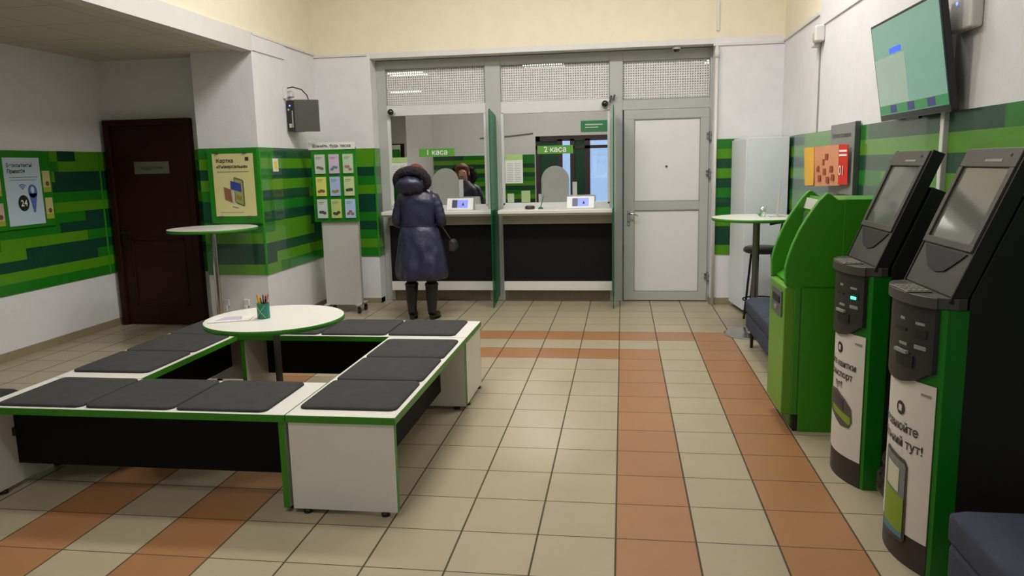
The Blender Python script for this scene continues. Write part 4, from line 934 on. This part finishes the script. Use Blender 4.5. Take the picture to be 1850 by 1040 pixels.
# ------------------------------------------------------------------ the woman at the left cash window, seen from behind
WX, WY = -2.035, 7.47
wm_ = thing('person', 'person in a long navy coat with dark fur hood, standing at the left cash window', 'person', (WX, WY, 0))
SKIN = mat('skin', (205, 160, 138), .55, noise=.05)
NAVY = mat('navy_quilted', (40, 41, 66), .38, noise=.10, scale=6, bump=.3, bscale=30, spec=.5)
verts, edges, rad = [], [], []
def sv(p, r, par=None):
    verts.append(Vector(p)); rad.append(r if isinstance(r, tuple) else (r, r))
    if par is not None: edges.append((par, len(verts)-1))
    return len(verts)-1
pel = sv((0, 0, .86), (.125, .10)); bel = sv((0, .01, 1.0), (.11, .09), pel); che = sv((0, 0, 1.19), (.13, .095), bel)
nb = sv((0, -.005, 1.31), .06, che); nk = sv((0, .015, 1.37), .048, nb); hd_ = sv((0, .035, 1.45), (.075, .088), nk); cr = sv((0, .025, 1.51), (.07, .08), hd_)
nose = sv((0, .125, 1.452), (.012, .014), hd_); chin = sv((0, .10, 1.395), (.03, .028), hd_)
for sx in (-1, 1):
    h = sv((sx*.085, 0, .80), .085, pel); k_ = sv((sx*.10, .01, .45), .056, h); a_ = sv((sx*.105, -.02, .10), .036, k_); to = sv((sx*.12, .12, .045), .034, a_)
    sh = sv((sx*.155, 0, 1.265), .052, che); el = sv((sx*.225, -.01, 1.03), .04, sh); wr_ = sv((sx*.125, .215, 1.06), .027, el)
    pa = sv((sx*.085, .275, 1.06), (.034, .018), wr_)
    for i, (ln, off, r_) in enumerate(((.062, -.030, .0085), (.074, -.010, .009), (.070, .010, .009), (.054, .030, .008))):
        k1_ = sv((sx*(.078-.3*off), .275+.035+.2*abs(off), 1.06+off), r_, pa)
        k2_ = sv((sx*(.058-.2*off), .275+.035+ln*.55, 1.055+off), r_*.95, k1_); sv((sx*(.03-.2*off), .275+.03+ln*.72, 1.05+off), r_*.8, k2_)
    t1 = sv((sx*.098, .262, 1.095), .011, pa); t2 = sv((sx*.07, .29, 1.115), .0095, t1); sv((sx*.045, .31, 1.117), .008, t2)
me = bpy.data.meshes.new('body'); me.from_pydata([tuple(v) for v in verts], edges, [])
bo = bpy.data.objects.new('body', me); C.objects.link(bo); bo.parent = wm_; me.materials.append(SKIN)
md = bo.modifiers.new('skin', 'SKIN'); md.use_smooth_shade = True
for i, r_ in enumerate(rad): me.skin_vertices[0].data[i].radius = r_
me.skin_vertices[0].data[0].use_root = True
md2 = bo.modifiers.new('sub', 'SUBSURF'); md2.levels = 2; md2.render_levels = 2
W_ = Vector((WX, WY, 0))
for sx in (-1, 1):
    obj('eye', ball(W_+Vector((sx*.032, .108, 1.468)), .011, .008, .008, 12, 8), INK, wm_, smooth=True)
    obj('ear', ball(W_+Vector((sx*.082, .03, 1.455)), .008, .018, .028, 12, 8), SKIN, wm_, smooth=True)
obj('mouth', ball(W_+Vector((0, .122, 1.415)), .022, .006, .006, 12, 8), mat('lips', (150, 70, 70), .5), wm_, smooth=True)
bm = ball(W_+Vector((-.015, .0, 1.49)), .092, .100, .096, 28, 20)
for v in bm.verts:
    a = math.atan2(v.co.y-WY, v.co.x-WX); v.co += (v.co-(W_+Vector((0, 0, 1.49))))*(.03*math.sin(a*17+v.co.z*30))
    if v.co.y > WY+.045 and v.co.z < 1.53: v.co.y = WY+.045
obj('hair', bm, mat('red_brown_hair', (112, 52, 34), .6, noise=.2, scale=60), wm_, smooth=True)
# coat: lofted rings with folds and a gathered hem
rg = [(.455, .01, .20, .165), (.425, .01, .225, .185), (.43, .01, .245, .20), (.455, .012, .257, .212), (.50, .015, .262, .216), (.56, .015, .260, .212), (.63, .012, .252, .204), (.70, .008, .242, .196), (.77, .004, .232, .186), (.84, 0, .218, .174), (.90, -.002, .203, .158), (.945, -.004, .186, .142), (.968, -.005, .170, .128), (.980, -.005, .177, .134), (1.02, -.004, .178, .136), (1.06, 0, .183, .138), (1.12, 0, .190, .142), (1.18, 0, .198, .142), (1.22, 0, .200, .138), (1.25, 0, .193, .130), (1.28, 0, .172, .118), (1.305, 0, .14, .105), (1.33, 0, .105, .09), (1.36, 0, .075, .072)]
bm = bmesh.new(); rings = []
NS = 72
for z, ox, rx, ry in rg:
    R_ = []
    for k in range(NS):
        a = 2*PI*k/NS; cx_, sy_ = math.cos(a), math.sin(a)
        e = 2.3; q_ = (abs(cx_)**e+abs(sy_)**e)**(-1/e)
        lowf = max(0, min(1, (.93-z)/.3))
        fold = .010*lowf*math.sin(a*7+z*5)+.006*lowf*math.sin(a*13-z*11)+.004*math.sin(a*5+z*42)+.003*math.sin(z*70+a*2)
        # diagonal folds at the waist and gathered pleats near the hem, on the back
        back = max(0, -sy_)
        fold += .020*back*math.exp(-((z-.585-.16*cx_*cx_)/.03)**2)-.014*back*math.exp(-((z-.655-.2*cx_*cx_)/.045)**2)+.006*math.sin(a*11+z*31)*math.exp(-((z-.75)/.1)**2)
        fold += .010*back*math.exp(-((z-.90+.05*cx_)/.018)**2)-.006*back*math.exp(-((z-.87+.05*cx_)/.018)**2)+.005*back*math.sin(z*95)*(z > 1.0)
        if z < .47: fold += .006*math.sin(a*24)
        R_.append(bm.verts.new((WX+ox+(rx*q_+fold)*cx_, WY+(ry*q_+fold)*sy_, z)))
    rings.append(R_)
for A, D in zip(rings, rings[1:]):
    for k in range(NS): bm.faces.new((A[k], A[(k+1) % NS], D[(k+1) % NS], D[k]))
coat = obj('coat', bm, NAVY, wm_, smooth=True, sub=1)
for sx in (-1, 1):
    pts = [(.11, 0, 1.265), (.155, -.005, 1.24), (.188, -.01, 1.18), (.208, -.015, 1.12), (.225, -.02, 1.06), (.228, -.01, 1.01), (.22, .03, .995), (.20, .09, 1.01), (.165, .16, 1.04), (.13, .215, 1.06)]
    rr_ = [.06, .064, .060, .055, .053, .052, .052, .050, .047, .040]
    P = [Vector(p) for p in pts]; fine, fr = [], []
    for i in range(len(P)-1):
        for k in range(4):
            f = k/4; fine.append(P[i].lerp(P[i+1], f)); fr.append((rr_[i]*(1-f)+rr_[i+1]*f)*(1+.035*math.sin((i+f)*6.5)))
    fine.append(P[-1]); fr.append(rr_[-1])
    bm = bmesh.new(); tube(bm, [W_+Vector((sx*p.x, p.y, p.z)) for p in fine], fr, 20)
    obj('sleeve', bm, NAVY, coat, smooth=True)
# hood lying on the back with fur trim
bm = ball(W_+Vector((-.05, -.115, 1.372)), .145, .09, .098, 28, 18)
for v in bm.verts:
    q_ = v.co-W_; f = max(0, (1.40-q_.z)/.1)
    v.co += Vector((.05*f*(q_.x+.05)*4*.3, .03*f, .005*math.sin(q_.x*70+q_.z*30)-.03*max(0, q_.z-1.40)*abs(q_.x+.05)*20))
hood = obj('hood', bm, NAVY, coat, smooth=True)
bm = bmesh.new(); FC = W_+Vector((-.04, -.03, 1.405)); NR = 44
ring = []
for k in range(NR+1):
    a = -.30*PI+1.5*PI*k/NR
    p = FC+Vector(((.165 if a < PI/2 else .15)*math.copysign(abs(math.cos(a))**.85, math.cos(a)), -.06-.03*math.sin(a), (.112 if a > 0 else .085)*math.sin(a)))
    ring.append(p)
rnd = random.Random(3)
tube(bm, ring, [.022+.003*rnd.random()+.024*math.sin(PI*i/NR)**.7 for i in range(NR+1)], 14)
for v in bm.verts: v.co += Vector((rnd.uniform(-1, 1), rnd.uniform(-1, 1), rnd.uniform(-1, 1)))*.004
for k in range(3200):
    i = rnd.randrange(NR); c_ = ring[i].lerp(ring[i+1], rnd.random()); t_ = (ring[i+1]-ring[i]).normalized()
    n_ = Vector((rnd.gauss(0, 1), rnd.gauss(0, 1), rnd.gauss(0, 1))); n_ = (n_-t_*n_.dot(t_)).normalized()
    b_ = c_+n_*(.02+.022*math.sin(PI*i/NR)**.7); s_ = n_.cross(t_)*.0022; tip = b_+n_*rnd.uniform(.006, .016)+t_*rnd.uniform(-.014, .014)+Vector((0, 0, -.004))
    bm.faces.new([bm.verts.new(b_-s_), bm.verts.new(b_+s_), bm.verts.new(tip)])
obj('fur_trim', bm, mat('dark_fur', (52, 47, 52), .9, noise=.3, scale=90, spec=.2), coat)
obj('back_seam', TB([W_+Vector((-.185, -.045, .978)), W_+Vector((-.12, -.118, .978)), W_+Vector((0, -.142, .98)), W_+Vector((.12, -.118, .978)), W_+Vector((.185, -.045, .978))], .004, 6), NAVY, coat)
BOOT = mat('boot_leather', (24, 22, 24), .4)
for sx in (-1, 1):
    x = WX+sx*.105
    obj('trousers', TB([(WX+sx*.095, WY, .62), (x, WY+.005, .45), (x, WY-.005, .36)], [.075, .054, .050], 18), mat('black_cloth', (26, 25, 28), .8), wm_, smooth=True)
    bm = TB([(x, WY-.005, .385), (x, WY-.005, .38), (x, WY-.01, .32), (x, WY-.018, .24), (x, WY-.022, .16), (x, WY-.02, .11), (x, WY-.01, .075)], [.062, .065, .064, .059, .050, .046, .046], 20)
    f = [(0, .075, .046), (.03, .062, .045), (.07, .05, .043), (.11, .043, .04), (.145, .038, .033), (.165, .034, .02)]
    tube(bm, [(x+sx*.02*yy/.16, WY-.01+yy, zz) for yy, zz, _ in f], [r_ for _, _, r_ in f], 16)
    for v in bm.verts: v.co.z = max(v.co.z, .012)
    bt = obj('boot', bm, BOOT, wm_, smooth=True)
    obj('heel', TB([(x, WY-.04, 0), (x, WY-.035, .05)], [.018, .03], 14), RUB, bt)
    obj('sole', PR([(x-.034, WY+.03), (x+.034, WY+.03), (x+sx*.015+.036, WY+.09), (x+sx*.02+.025, WY+.16), (x+sx*.02-.025, WY+.16), (x+sx*.015-.036, WY+.09)], 'z', 0, .0125), RUB, bt)
    obj('boot_cuff', LT([(.0632, .355), (.0685, .357), (.0685, .378), (.0632, .380)], x, WY-.005, 24), BOOT, bt)
# shoulder bag at her right hip
t = thing('handbag', 'small dark shoulder bag hanging at the right hip of the person in the navy coat', 'bag', (-1.725, 7.53, .66))
BAG = mat('bag_leather', (44, 42, 40), .5)
obj('bag_body', PR([(-1.755, .70), (-1.695, .69), (-1.68, .73), (-1.69, .79), (-1.725, .82), (-1.75, .80)], 'y', 7.52, 7.67), BAG, t, bevel=.012, seg=3)
obj('strap', TB([(-1.732, 7.56, .81), (-1.765, 7.52, .88), (-1.80, 7.48, .95), (-1.825, 7.45, 1.0)], .007, 8), mat('strap_green_grey', (62, 66, 56), .6), t)

t = thing('low_seat', 'black low padded seat behind the left bench at the picture edge', 'seat', (-3.75, 2.9, 0))
obj('seat_pad', (lambda bm: (rr_box(bm, -4.2, -3.26, 2.3, 3.62, .30, .405, .04, .006), bm)[1])(bmesh.new()), mat('black_seat_fabric', (34, 34, 32), .9), t, smooth=True)
obj('seat_base', B((-4.15, -3.30, 2.35, 3.57, .06, .299)), BLACKP, t, bevel=.005)
for x in (-4.1, -3.35):
    for y in (2.4, 3.5): obj('foot', TB([(x, y, 0), (x, y, .06)], .02, 12), RUB, t)
